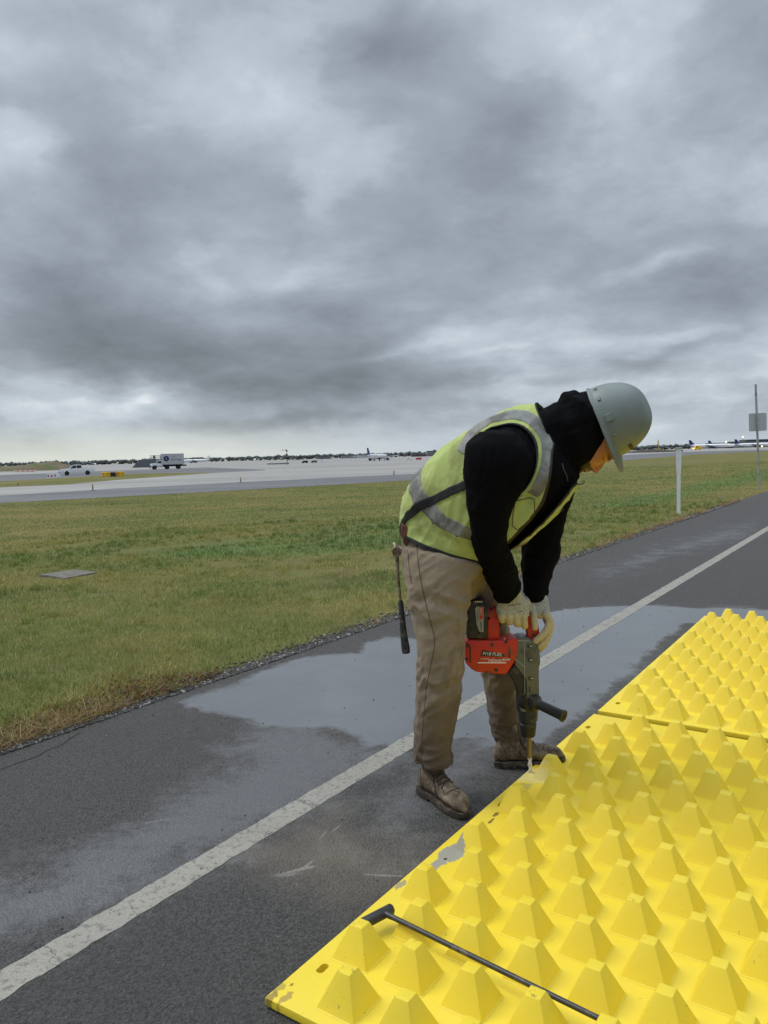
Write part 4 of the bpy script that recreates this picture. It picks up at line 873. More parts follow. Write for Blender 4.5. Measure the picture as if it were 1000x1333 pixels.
def fuse(parts, voxel, smooth=4, name='m'):
    """join closed shapes and melt them into one continuous surface"""
    V = []; Fc = []
    for v, f in parts:
        k = len(V); V += [tuple(q) for q in v]; Fc += [tuple(i+k for i in q) for q in f]
    me = bpy.data.meshes.new('tmp'); me.from_pydata(V, [], Fc); me.update()
    bm = bmesh.new(); bm.from_mesh(me); bmesh.ops.recalc_face_normals(bm, faces=bm.faces[:]); bm.to_mesh(me); bm.free()
    o = bpy.data.objects.new('tmp', me); COL.objects.link(o)
    md = o.modifiers.new('r', 'REMESH'); md.mode = 'VOXEL'; md.voxel_size = voxel; md.use_smooth_shade = True
    if smooth: ms = o.modifiers.new('s', 'SMOOTH'); ms.factor = .5; ms.iterations = smooth
    dg = bpy.context.evaluated_depsgraph_get(); dg.update()
    r = bpy.data.meshes.new_from_object(o.evaluated_get(dg)); r.name = name
    bpy.data.objects.remove(o); bpy.data.meshes.remove(me)
    r.polygons.foreach_set('use_smooth', np.ones(len(r.polygons), dtype=bool)); return r
def get(me):
    V = np.empty(len(me.vertices)*3, np.float32); me.vertices.foreach_get('co', V)
    N = np.empty(len(me.vertices)*3, np.float32); me.vertices.foreach_get('normal', N)
    return V.reshape(-1, 3).astype(float), N.reshape(-1, 3).astype(float)
def displace(me, fn):
    V, N = get(me); d = fn(V, N); V = V+N*d[:, None]
    me.vertices.foreach_set('co', V.astype(np.float32).ravel()); me.update()
def nv(V, s, off=0., oct_=3):
    o = np.zeros(len(V)); s = np.array(s if hasattr(s, '__len__') else (s, s, s), float)
    for i, q in enumerate(V*s+off): o[i] = mn.fractal(Vector(q), .9, 2.1, oct_)
    return o
def folds(V, dirs, s_along, s_across, off=0.):     # ridged creases running along dirs
    d = np.array(dirs, float); d /= np.linalg.norm(d); t = V@d
    Q = V*s_across+np.outer(t, d)*(s_along-s_across)
    o = np.zeros(len(V))
    for i, q in enumerate(Q+off): o[i] = .55-2*abs(mn.noise(Vector(q)))
    return o
YAW = R_(24)
SIDE = (-sin(YAW), -cos(YAW), 0)          # towards the near (right) side of the body
worker = empty('person', (.35, 3.2, 0)); tag(worker, 'bending worker in hard hat, lime vest, black hoodie and tan trousers drilling the mat', 'person')
def attach(name, me, mats, parent=None, label=None):
    for m_ in (mats if isinstance(mats, list) else [mats]): me.materials.append(m_)
    o = link(name, me, parent or worker)
    if label: o['label'] = label
    return o
def xf(v, f): return v, f
# --- torso rings, hem to neck: (back px, front px, depth, half width, squareness, lean of the front toward camera)
TOR = [((529, 692), (642, 728), 3.27, .175, 2.15, -.25), ((530, 667), (654, 716), 3.26, .18, 2.15, -.30), ((537, 638), (676, 702), 3.24, .19, 2.15, -.34),
       ((562, 605), (704, 676), 3.22, .205, 2.15, -.36), ((598, 571), (728, 652), 3.20, .215, 2.15, -.36), ((641, 543), (742, 634), 3.18, .21, 2.15, -.34),
       ((676, 532), (750, 622), 3.17, .17, 2.0, -.3), ((706, 530), (748, 612), 3.17, .115, 2.0, -.25)]
def torso(infl=0., n=48, lo=0, hi=8):
    out = []
    for A, Bp, Y, hw, p, ay in TOR[lo:hi]:
        k = infl*1000/Y; dx, dy = Bp[0]-A[0], Bp[1]-A[1]; L = math.hypot(dx, dy); ux, uy = dx/L*k, dy/L*k
        out.append(ring((A[0]-ux, A[1]-uy), (Bp[0]+ux, Bp[1]+uy), Y, SIDE, hw+infl, p, ay, n))
    return out
S_ARM_N = [((622, 566), (672, 566), 3.02, .07), ((607, 580), (690, 588), 3.00, .088), ((604, 606), (694, 608), 2.99, .09), ((606, 635), (682, 636), 2.995, .085), ((609, 662), (667, 664), 3.01, .078),
           ((613, 690), (659, 694), 3.03, .072), ((618, 718), (663, 717), 3.07, .068), ((628, 744), (672, 742), 3.13, .064), ((640, 768), (677, 762), 3.185, .056), ((646, 783), (674, 776), 3.20, .046)]
S_ARM_F = [((690, 590), (740, 600), 3.42, .07), ((694, 612), (750, 626), 3.43, .082), ((690, 640), (744, 650), 3.44, .080), ((684, 670), (736, 676), 3.44, .074), ((680, 700), (729, 706), 3.43, .070),
           ((678, 728), (726, 728), 3.41, .066), ((679, 752), (718, 752), 3.38, .058), ((682, 772), (713, 770), 3.355, .050), ((683, 781), (711, 778), 3.345, .047)]
def limb(L, infl=0., side=(0, -1, 0), p=2.0, n=32):
    out = []
    for A, Bp, Y, hw in L:
        k = infl*1000/Y; dx, dy = Bp[0]-A[0], Bp[1]-A[1]; q = math.hypot(dx, dy); ux, uy = dx/q*k, dy/q*k
        out.append(ring((A[0]-ux, A[1]-uy), (Bp[0]+ux, Bp[1]+uy), Y, side, hw+infl, p, 0, n))
    return out
HOOD = [((700, 536), (746, 614), 3.17, .125), ((716, 530), (742, 622), 3.17, .120), ((730, 524), (741, 622), 3.165, .115), ((741, 517), (750, 612), 3.16, .118), ((752, 512), (766, 606), 3.16, .124), ((764, 511), (786, 598), 3.165, .124), ((774, 516), (803, 588), 3.17, .115)]
LEG_N = [((526, 712), (640, 735), 3.18, .12), ((527, 745), (618, 755), 3.15, .118), ((531, 780), (611, 780), 3.13, .112), ((539, 815), (606, 812), 3.12, .103), ((544, 850), (604, 850), 3.11, .097),
         ((543, 890), (602, 888), 3.11, .090), ((541, 930), (595, 930), 3.12, .083), ((540, 964), (588, 964), 3.135, .078), ((540, 990), (588, 991), 3.145, .082)]
LEG_F = [((560, 715), (648, 740), 3.38, .11), ((585, 748), (652, 752), 3.42, .11), ((600, 785), (656, 785), 3.44, .105), ((613, 820), (662, 820), 3.46, .098), ((624, 856), (668, 856), 3.47, .092),
         ((631, 892), (672, 892), 3.47, .085), ((636, 925), (676, 926), 3.48, .078), ((640, 944), (681, 944), 3.49, .074), ((641, 961), (685, 959), 3.50, .077)]
HIPS = [((527, 682), (648, 722), 3.27, .175, 2.3, -.25), ((525, 712), (650, 738), 3.27, .185, 2.3, -.2), ((527, 745), (636, 756), 3.27, .18, 2.3, -.1), ((536, 772), (625, 776), 3.27, .15, 2.2, 0)]
# ------------- helmet and head frames
def frame(f, u, o):
    f = Vector(f).normalized(); u = Vector(u); u = (u-f*u.dot(f)).normalized(); l = u.cross(f)
    return Matrix(((f.x, l.x, u.x, o.x), (f.y, l.y, u.y, o.y), (f.z, l.z, u.z, o.z), (0, 0, 0, 1)))
OH = W(789, 549, 3.155)
TH = frame((.36, -.20, -.93), (.89, -.38, .33), OH)
HEADO = W(784, 570, 3.155)
TF = frame((.35, -.22, -.93), (.93, -.10, .36), HEADO)
def head_vf():
    # (U, front F, back F, half width)
    T_ = [(-.150, .060, -.01, .022), (-.142, .088, -.015, .034), (-.128, .100, -.03, .047), (-.112, .100, -.045, .055), (-.100, .101, -.055, .060), (-.086, .100, -.065, .064), (-.066, .099, -.075, .068), (-.045, .097, -.083, .071),
          (-.025, .094, -.09, .074), (-.008, .098, -.095, .076), (.012, .100, -.098, .078), (.04, .095, -.098, .078), (.07, .078, -.088, .070), (.095, .05, -.06, .052), (.108, .015, -.03, .025)]
    n = 96; V = []; Fc = []
    T2 = spline([np.array(t) for t in T_], 6)
    for (u, ff, bf, hw) in T2:
        c = (ff+bf)/2; a = (ff-bf)/2
        for i in range(n):
            t = 2*pi*i/n; x = c+a*cos(t); y = hw*abs(sin(t))**.85*(1 if sin(t) > 0 else -1)
            if cos(t) > 0:
                g = lambda yy, uu, sy, su: math.exp(-((y-yy)/sy)**2-((u-uu)/su)**2)
                x += .024*g(0, -.078, .010, .012)+.016*g(0, -.060, .008, .016)+.007*g(0, -.04, .008, .02)      # nose
                for s in (-1, 1):
                    x += .009*g(s*.013, -.083, .007, .006)-.007*g(s*.030, -.034, .012, .009)+.005*g(s*.031, -.034, .009, .006)
                    x += .007*g(s*.028, -.012, .020, .007)+.006*g(s*.042, -.060, .018, .014)
                x += .008*g(0, -.104, .018, .0045)+.008*g(0, -.115, .016, .0045)-.004*g(0, -.1095, .02, .0022)-.005*g(0, -.125, .02, .006)+.006*g(0, -.142, .018, .010)
            V.append(TF @ Vector((x, y, u)))
    m_ = len(T2)
    for j in range(m_-1):
        for i in range(n): Fc.append((j*n+i, j*n+(i+1) % n, (j+1)*n+(i+1) % n, (j+1)*n+i))
    Fc.append(tuple(range(n))[::-1]); Fc.append(tuple((m_-1)*n+i for i in range(n)))
    return V, Fc
def ears():
    out = []
    for s in (-1, 1):
        P = [TF @ Vector((-.005+.012*cos(a), s*(.077+.006*(1+cos(a))*.5), -.045+.026*sin(a))) for a in np.linspace(-2, 2, 9)]
        out.append(tube_vf(P, .006, 8))
    return out
# ------------- hands (fingers gloved): palm loft plus five chains
def fchain(P, r0, r1, Y=None): return tube_vf([Vector(q) for q in spline([tuple(W(*q)) for q in P], 4)], list(np.linspace(r0, r1, (len(P)-1)*4+1)), 12)
def tipball(p, r):
    bm = bmesh.new(); bmesh.ops.create_icosphere(bm, subdivisions=2, radius=r); V = [q.co+Vector(p) for q in bm.verts]; bm.verts.index_update(); Fc = [tuple(q.index for q in f.verts) for f in bm.faces]; bm.free(); return V, Fc
PALM_N = [((648, 770), (676, 764), 3.20, .032), ((648, 780), (680, 774), 3.215, .031), ((646, 788), (686, 782), 3.222, .030), ((646, 796), (689, 791), 3.222, .028), ((648, 804), (689, 801), 3.222, .025)]
FING_N = [[(652.5, 796, 3.215), (653, 803, 3.208), (654, 807, 3.222), (655.5, 806, 3.262)],
          [(662, 796, 3.215), (663, 805, 3.207), (664, 809.5, 3.222), (665, 808, 3.262)],
          [(672, 796, 3.215), (673, 808, 3.207), (674, 812.5, 3.222), (675, 811, 3.262)],
          [(682, 795, 3.215), (682.5, 809, 3.210), (683, 815.5, 3.226), (683.5, 813, 3.262)],
          [(683, 780, 3.235), (688.5, 790, 3.262), (687, 799, 3.285)]]
PALM_F = [((683, 770), (712, 768), 3.35, .030), ((685, 780), (713, 777), 3.335, .029), ((687, 789), (715, 787), 3.315, .028), ((691, 797), (716, 796), 3.305, .028), ((697, 803), (716, 804), 3.30, .026)]
FING_F = [[(709, 797, 3.275), (715, 808, 3.262), (711.5, 820, 3.25), (704, 829, 3.243), (697.5, 834, 3.245)],
          [(711, 799, 3.292), (717, 812, 3.288), (713.5, 826, 3.275), (707, 836, 3.262), (702, 841, 3.262)],
          [(711, 801, 3.312), (716.5, 814, 3.312), (713, 829, 3.30), (707.5, 840, 3.285), (702.5, 845, 3.282)],
          [(709, 802, 3.330), (714, 814, 3.335), (711, 826, 3.325), (705, 835, 3.312)],
          [(692, 789, 3.285), (694.5, 799, 3.262), (696, 809, 3.248), (696.5, 817, 3.246)]]
def hand(palm, fing, infl=0.):
    P = [loft_vf(limb(palm, infl, (0, -1, 0), 2.4, 24), 4)]
    for i, c_ in enumerate(fing):
        r0, r1 = ((.0165, .0148) if i < 3 else (.0155, .0135) if i == 3 else (.0165, .014))
        P.append(fchain(c_, r0+infl, r1+infl)); P.append(tipball(W(*c_[-1]), r1+infl))
    return P
# ------------- body: one continuous skin under the clothes
SKEL = lambda L, s: [((A[0]*(1-s)+B_[0]*s, A[1]*(1-s)+B_[1]*s), (B_[0]*(1-s)+A[0]*s, B_[1]*(1-s)+A[1]*s), Y, hw*(1-2*s)) for A, B_, Y, hw in L]
BOOT_N = (G(549, 1031), G(602, 1064)); BOOT_F = (G(645, 998), G(742, 999))
body_parts = [head_vf()]+ears()
body_parts.append(loft_vf([ring((A[0]*.86+B_[0]*.14, A[1]*.86+B_[1]*.14), (B_[0]*.86+A[0]*.14, B_[1]*.86+A[1]*.14), Y, SIDE, hw*.80, 2.2, ay) for A, B_, Y, hw, p, ay in TOR[:7]], 4))
body_parts.append(loft_vf([ring((A[0]*.9+B_[0]*.1, A[1]*.9+B_[1]*.1), (B_[0]*.9+A[0]*.1, B_[1]*.9+A[1]*.1), Y, SIDE, hw*.86, 2.2, ay) for A, B_, Y, hw, p, ay in HIPS], 4))
nk0, nk1 = W(715, 578, 3.17), TF @ Vector((-.03, 0, -.09)); body_parts.append(tube_vf([nk0, nk0.lerp(nk1, .5), nk1, TF @ Vector((-.02, 0, -.03))], [.07, .06, .058, .06], 24))
for L in (S_ARM_N, S_ARM_F): body_parts.append(loft_vf(limb(SKEL(L, .17), 0, (0, -1, 0), 2, 24), 4))
for L in (LEG_N, LEG_F): body_parts.append(loft_vf(limb(SKEL(L, .14), 0, (0, -1, 0), 2, 24), 4))
for pl_, fg_ in ((PALM_N, FING_N), (PALM_F, FING_F)): body_parts += hand(pl_, fg_, -.003)
for (hl, to), L in ((BOOT_N, LEG_N), (BOOT_F, LEG_F)):
    A, B_, Y, hw = L[-1]; an = (W(*A, Y)+W(*B_, Y))/2; dr = (to-hl).normalized()
    body_parts.append(tube_vf([an+Vector((0, 0, .02)), an.lerp(Vector((an.x, an.y, .09)), .8), Vector((an.x, an.y, .075))+dr*.03, hl+dr*.17+Vector((0, 0, .055)), hl+dr*.23+Vector((0, 0, .05))], [.034, .030, .026, .022, .016], 16))
bme = fuse(body_parts, .0036, 2, 'body')
m, nt, b = newmat('skin'); co = obco(nt)
n1 = nz(nt, co, 60., 5., .6); c = mx(nt, n1, lin(176, 112, 72), lin(196, 130, 86))
hair_at = nd(nt, 'ShaderNodeAttribute', attribute_name='stubble').outputs['Fac']
c = mx(nt, ma(nt, 'MULTIPLY', hair_at, ma(nt, 'MULTIPLY_ADD', nz(nt, co, 400., 2., .6), .6, .72), 0, True), c, lin(22, 16, 13))
lip = nd(nt, 'ShaderNodeAttribute', attribute_name='lips').outputs['Fac']; c = mx(nt, lip, c, lin(160, 92, 78))
nt.links.new(c, b.inputs['Base Color']); b.inputs['Roughness'].default_value = .5
b.inputs['Subsurface Weight'].default_value = .15; b.inputs['Subsurface Radius'].default_value = (.01, .004, .002)
nt.links.new(bump(nt, n1, .15, .001), b.inputs['Normal']); M_SKIN = m
V, N = get(bme); TI = np.array(TF.inverted()); Q = V@TI[:3, :3].T+TI[:3, 3]; f_, l_, u_ = Q.T
gg = lambda l0, u0, sl_, su: np.exp(-((l_-l0)/sl_)**2-((u_-u0)/su)**2)
front = (f_ > .03) & (np.abs(l_) < .09)
st = np.clip((-.088-u_)/.006, 0, 1)*(f_ > .0)*1.*(u_ > -.17)*(np.abs(l_) < .08); st *= 1-.9*np.exp(-((l_)/.022)**2-((u_+.110)/.008)**2)
jaw = np.clip((.03-f_)/.03, 0, 1)*np.clip((-.03-u_)/.02, 0, 1)*(u_ > -.15)*(f_ > -.03)*.6
brow = sum(gg(s*.034, -.014, .017, .0045)*1.1 for s in (-1, 1))*front
eye = sum(gg(s*.034, -.0345, .013, .0030)*1.1 for s in (-1, 1))*front
mous = np.clip(gg(0, -.0975, .034, .0075)*1.8, 0, 1)*front
a = bme.attributes.new('stubble', 'FLOAT', 'POINT'); a.data.foreach_set('value', np.clip(np.maximum.reduce([st, jaw, brow, eye, mous]), 0, 1).astype(np.float32))
a = bme.attributes.new('lips', 'FLOAT', 'POINT'); a.data.foreach_set('value', (np.clip(gg(0, -.1095, .022, .009)*1.6-.5, 0, 1)*front*.8).astype(np.float32))
attach('body', bme, M_SKIN)
# ------------- trousers
def fabric(name, col, col2, rough=.9, dirtc=None, dirt_dir=None, weave=900., sheen=.1, damt=.5):
    m, nt, b = newmat(name); co = obco(nt)
    n1 = nz(nt, co, 7., 6., .6, .3); n2 = nz(nt, co, 40., 5., .65); wv = nz(nt, co, weave, 2., .6)
    c = mx(nt, n1, col, col2)
    if dirtc: c = mx(nt, ma(nt, 'MULTIPLY', sm(nt, nz(nt, co, 5., 7., .68, .5), .5, .66), damt), c, dirtc)
    c = mx(nt, ma(nt, 'MULTIPLY', sm(nt, wv, .45, .7), .25), c, tuple(x*.6 for x in col[:3])+(1,))
    nt.links.new(c, b.inputs['Base Color']); b.inputs['Roughness'].default_value = rough; b.inputs['Specular IOR Level'].default_value = .2
    b.inputs['Sheen Weight'].default_value = sheen
    nt.links.new(bump(nt, n2, .35, .004, bump(nt, wv, .3, .0008)), b.inputs['Normal'])
    return m, nt, b, co, c
M_TRO, nt, b, co, c = fabric('tan_canvas', lin(124, 111, 94), lin(148, 134, 114), .92, lin(94, 82, 67), damt=.7)
z = nd(nt, 'ShaderNodeSeparateXYZ', {0: co}).outputs[2]
gr = ma(nt, 'MULTIPLY', sm(nt, ma(nt, 'MULTIPLY_ADD', ma(nt, 'SUBTRACT', nz(nt, co, 6., 5., .6), .5), .45, z), .72, .14), .85)
nt.links.new(mx(nt, gr, c, lin(78, 65, 54)), b.inputs['Base Color'])
tro = fuse([loft_vf([ring(A, B_, Y, SIDE, hw, p, ay) for A, B_, Y, hw, p, ay in HIPS], 6), loft_vf(limb(LEG_N), 6, True, False), loft_vf(limb(LEG_F), 6, True, False)], .0055, 4, 'trousers')
def tro_d(V, N):
    z = V[:, 2]; d = .008*folds(V, (.25, 0, 1), 2.0, 9.0, 3.)*np.clip((1.0-z)/.5+.25, .3, 1)+.004*folds(V, (.8, .2, .5), 5., 22., 13.)
    knee = np.exp(-((z-.50)/.13)**2); ank = np.exp(-((z-.16)/.10)**2); hip = np.exp(-((z-.86)/.09)**2)
    d += .010*folds(V, (1, .3, .35), 4., 20., 7.)*(knee*1.1+ank*1.5)+.012*folds(V, (1, .2, -.35), 3., 17., 11.)*hip
    return d+.002*nv(V, 22., 2.)
displace(tro, tro_d); o_tro = attach('trousers', tro, M_TRO)
# seam along the outer leg, pocket, cuffs
from mathutils.bvhtree import BVHTree
def bvh(me): return BVHTree.FromPolygons([v.co[:] for v in me.vertices], [tuple(p.vertices) for p in me.polygons])
def on_surf(tree, px, py, off=.0):          # nearest surface seen at (px, py)
    o = Vector((0, 0, H)); d = Vector(ray(px, py)).normalized(); h = tree.ray_cast(o, d)
    return (h[0]+h[1]*off*(1 if h[1].dot(d) < 0 else -1)) if h[0] else None
def seam(tree, pts, rad, name, mat, par, n=10, off=0.0):
    P = [on_surf(tree, q[0], q[1], off) for q in spline(pts, n)]; P = [p for p in P if p is not None]
    if len(P) < 3: return None
    Q = [P[0]]
    for p in P[1:]:
        if (p-Q[-1]).length > .002 and (p-Q[-1]).length < .08: Q.append(p)
    t = B(); t.tube(Q, rad, 0, 8); return t.build(name, mat, par, ang=60)
M_SEAM = pm('dark_thread', lin(92, 76, 60), .9); tt = bvh(tro)
seam(tt, [(542, 706), (546, 742), (552, 775), (562, 815), (566, 832), (563, 856), (556, 890), (552, 930), (549, 965), (549, 998)], .0021, 'seam', M_SEAM, o_tro)
seam(tt, [(531, 716), (533, 740), (536, 758), (535, 744)][:3]+[(537, 759)], .002, 'pocket_seam', M_SEAM, o_tro)
seam(tt, [(543, 706), (560, 708), (580, 714)], .0018, 'pocket_seam', M_SEAM, o_tro)
seam(tt, [(542, 992), (555, 995), (572, 996), (587, 994)], .0022, 'cuff_seam', M_SEAM, o_tro)
# ------------- hoodie
M_HOOD, nt, b, co, c = fabric('black_fleece', lin(11, 11, 13), lin(16, 16, 19), .95, sheen=.0); b.inputs['Specular IOR Level'].default_value = .08
hd = fuse([loft_vf(torso(0., 48, 1, 8), 5), loft_vf(limb(S_ARM_N), 6), loft_vf(limb(S_ARM_F), 6), loft_vf(limb(HOOD, 0, SIDE, 2.2, 40), 6)]
          + [tube_vf([W(737, 524, 3.08+.05*k) if False else W(*q, 3.165) for q in ((736, 528), (741, 521), (750, 518), (758, 519))], [.03, .036, .034, .02], 16)], .0055, 4, 'hoodie')
def hood_d(V, N):
    T3 = np.array(TF.inverted()); Q = V@T3[:3, :3].T+T3[:3, 3]
    inface = (Q[:, 0] > .0) & (Q[:, 2] < .06) & (np.abs(Q[:, 1]) < .12)
    d = .006*folds(V, (0, .3, 1), 2.5, 9., 1.)+.008*folds(V, (1, 0, -.35), 4., 16., 5.)*np.clip(.2+np.exp(-((V[:, 2]-.97)/.12)**2)+np.exp(-((V[:, 2]-.80)/.10)**2), 0, 1)
    neck = np.exp(-((V[:, 0]-.76)/.09)**2)*np.exp(-((V[:, 2]-1.58)/.14)**2)
    return d+.022*folds(V, (.35, 0, -1), 2.5, 11., 9.)*neck+.006*folds(V, (1, 0, .3), 5., 24., 4.)*neck+.004*folds(V, (.3, .2, 1), 6., 26., 14.)
displace(hd, hood_d); o_hd = attach('hoodie', hd, M_HOOD)
M_CORD = pm('grey_cord', lin(70, 70, 74), .8)
th = bvh(hd)
for s_, q_ in ((0, [(731, 604), (733, 612), (736, 618), (738, 626)]),): seam(th, q_, .0025, 'drawstring', M_CORD, o_hd, off=.004)
# ------------- vest
M_LIME, nt, b, co, c = fabric('lime_mesh', lin(162, 178, 100), lin(178, 190, 116), .82, lin(120, 122, 76), sheen=.15, damt=.5)
c2 = mx(nt, sm(nt, nz(nt, co, 26., 3., .6), .705, .73), c, lin(40, 40, 26)); nt.links.new(c2, b.inputs['Base Color'])
M_REF = pm('reflective_tape', lin(126, 126, 122), .55, .15, 20, .2, 300, lin(92, 92, 84), .6, 12)
M_BIND = pm('black_binding', lin(20, 20, 22), .8, .2, 30)
M_ZIP = pm('zip_tape', lin(44, 34, 28), .7)
def vest():
    NS, NT_ = 400, 660; rg = torso(.011, 96, 0, 8); K = [np.array([[*q] for q in r]).ravel() for r in rg]; fine = spline(K, 80)
    idx = np.linspace(0, len(fine)-1, NS); R_a = np.array([fine[int(round(i))] for i in idx]).reshape(NS, 96, 3)
    th_ = np.linspace(0, 96, NT_, endpoint=False); i0 = th_.astype(int); fr = (th_-i0)[None, :, None]
    P = R_a[:, i0 % 96]*(1-fr)+R_a[:, (i0+1) % 96]*fr; ang = 2*pi*th_/96; ang = (ang+pi) % (2*pi)-pi; s = np.linspace(0, 1, NS)
    Sg, Ag = np.meshgrid(s, ang, indexing='ij')
    # hem dips at the front, rises at the side
    PX = P.copy()
    q = PX.reshape(-1, 3)-np.array([0, 0, H]); k = q@F; ix = (500+FPX*(q@RX)/k).reshape(NS, NT_); iy = (666.5-FPX*(q@UX)/k).reshape(NS, NT_)
    sd_ = np.array(SIDE); lat = P@sd_; ctr = P.mean(1)@sd_
    near_ = (lat-ctr[:, None]) > 0
    # armholes: elliptic cuts along the shoulder axis
    def arm(c_px, Y, ax_, rx, ry):
        c = np.array(W(*c_px, Y)); d = P-c; d = d-np.einsum('ijk,k->ij', d, sd_)[..., None]*sd_
        e1 = np.array([cos(R_(ax_))*cos(YAW), -cos(R_(ax_))*sin(YAW), sin(R_(ax_))]); e2 = np.array([-sin(R_(ax_))*cos(YAW), sin(R_(ax_))*sin(YAW), cos(R_(ax_))])
        return np.hypot(d@e1/rx, d@e2/ry)
    mN = arm((650, 602), 3.0, -28, .134, .152); mF = arm((649+78, 606+10), 3.40, -28, .138, .150)
    cutN = (mN < 1) & near_; cutF = (mF < 1) & ~near_
    on_ = .62+.12*Sg+.70*np.clip((Sg-.5)/.5, 0, 1)**1.3; of_ = .44-.02*Sg-1.0*np.clip((Sg-.80)/.20, 0, 1)**1.3
    mid_ = (on_+of_)/2; open_ = (on_-of_)/2; AO = Ag-mid_
    fr_ = np.abs(AO) < open_
    keep = ~(cutN | cutF | fr_)
    # material: 0 lime 1 tape 2 binding 3 zip
    mi = np.zeros((NS, NT_), int)
    bc = .415-.17*np.clip((pi-np.abs(Ag))/1.5, 0, 1); band = np.abs(Sg-bc) < .040; mi[band] = 1
    sh = np.where(near_, mN, mF); mi[(sh > 1.13) & (sh < 1.37) & (Sg > .56)] = 1
    seam_ = np.abs(np.abs(Ag)-(2.62-2.0*Sg)) < .085; mi[seam_ & (Sg < .62)] = 2
    mi[(sh < 1.035)] = 2; mi[Sg < .028] = 2; mi[Sg > .985] = 2
    mi[np.abs(AO) < open_+.05] = 3
    # cloth folds
    out = (P-P.mean(1)[:, None]); out /= np.linalg.norm(out, axis=2)[..., None]; fl = P.reshape(-1, 3)
    d = .013*folds(fl, (.7, 0, .7), 2.2, 8., 2.)+.004*folds(fl, (.3, .4, .8), 7., 24., 21.)+.007*folds(fl, (1, 0, -.4), 3., 15., 6.)*np.exp(-((Sg.ravel()-.12)/.2)**2)+.006*folds(fl, (.2, 0, 1), 3., 14., 8.)*np.exp(-((Sg.ravel()-.45)/.2)**2)
    P = P+out*(d.reshape(NS, NT_)+.004*np.isin(mi, (2,))+.002*(mi == 1)+.003+.020*np.exp(-(np.maximum(np.abs(AO)-open_, 0)/.18)**2))[..., None]
    V = P.reshape(-1, 3); I = np.arange(NS*NT_).reshape(NS, NT_); J = np.roll(I, -1, 1); kp = keep & np.roll(keep, -1, 1); kp = kp[:-1] & kp[1:]
    Fq = np.stack([I[:-1], J[:-1], J[1:], I[1:]], -1)
    def piece(name, sel, mat, par, th_k, off=0.):
        f = Fq[kp & sel[:-1]]; us, inv = np.unique(f, return_inverse=True); oo = out.reshape(-1, 3)[us]
        me = npmesh(name, V[us]+oo*off, inv.reshape(-1, 4), [mat]); me.polygons.foreach_set('use_smooth', np.ones(len(me.polygons), dtype=bool))
        me.materials.clear(); o = attach(name, me, mat, par); md = o.modifiers.new('thick', 'SOLIDIFY'); md.thickness = th_k; md.offset = 1 if off else 0; return o
    ov = piece('vest', mi == 0, M_LIME, None, .0035)
    piece('reflective_tape', mi == 1, M_REF, ov, .0045); piece('binding', mi == 2, M_BIND, ov, .006); piece('zip_tape', mi == 3, M_ZIP, ov, .005)
    return ov
o_v = vest()
bpy.context.view_layer.update()
tv = bvh(bpy.data.objects['vest'].data)
for P_ in ([(672, 652), (690, 648), (697, 652)], [(671, 653), (668, 668), (667, 684)], [(696, 653), (695, 668), (690, 683)], [(667, 684), (676, 690), (688, 685)]): seam(tv, P_, .0018, 'pocket_seam', M_SEAM, o_v, 8, .003)
seam(tv, [(565, 655), (563, 668), (569, 684), (584, 700), (600, 712), (612, 719)], .0032, 'piping', M_BIND, o_v, 8, .004)
# ------------- gloves
m, nt, b = newmat('cut_glove'); co = obco(nt)
n1 = nz(nt, co, 30., 4., .6); n2 = nz(nt, co, 420., 3., .7); coat = nd(nt, 'ShaderNodeAttribute', attribute_name='coat').outputs['Fac']
c = mx(nt, sm(nt, n2, .42, .62), lin(120, 120, 108), lin(212, 210, 192)); c2 = mx(nt, n1, lin(176, 160, 116), lin(198, 186, 146)); c2 = mx(nt, ma(nt, 'MULTIPLY', sm(nt, nz(nt, co, 45., 6., .7), .55, .7), .6), c2, lin(122, 104, 70))
c = mx(nt, coat, c, c2); nt.links.new(c, b.inputs['Base Color']); b.inputs['Roughness'].default_value = .75
nt.links.new(bump(nt, n2, .4, .0012, bump(nt, n1, .3, .004)), b.inputs['Normal']); M_GLOVE = m
def glove(palm, fing, zc, lab):
    me = fuse(hand(palm, fing, .0), .0026, 2, 'glove'); displace(me, lambda V, N: .0012*nv(V, 60., 1., 2))
    V, N = get(me); a = me.attributes.new('coat', 'FLOAT', 'POINT'); a.data.foreach_set('value', np.clip((zc-V[:, 2])/.012+.3*np.sin(V[:, 0]*220), 0, 1).astype(np.float32))
    return attach('glove', me, M_GLOVE, None, lab), me
g1, gm = glove(PALM_N, FING_N, W(668, 797, 3.22).z, None); g2, gm2 = glove(PALM_F, FING_F, W(700, 796, 3.3).z, None)
# printed care text on the back of the near glove
tg = bvh(gm); t = B()
def print_on(tree, s, size, px, py, rot=0.):
    me = text_mesh(s, size, .0002)
    for v in me.vertices:
        x, y = v.co.x*1000/3.2, v.co.y*1000/3.2; xx = x*cos(rot)-y*sin(rot); yy = x*sin(rot)+y*cos(rot); h = on_surf(tree, px+xx, py-yy, .0007)
        v.co = h if h is not None else W(px+xx, py-yy, 3.19)
    t.add([v.co.copy() for v in me.vertices], [tuple(p.vertices) for p in me.polygons]); bpy.data.meshes.remove(me)
M_INK = pm('ink', lin(38, 40, 44), .7)
print_on(tg, 'EN 388 4X43C', .0085, 670, 787.5, .12); print_on(tg, '4 X 4 3', .007, 671, 792.5, .12); print_on(tg, 'EN 407', .006, 676, 796, .12)
t.build('glove_print', M_INK, g1)
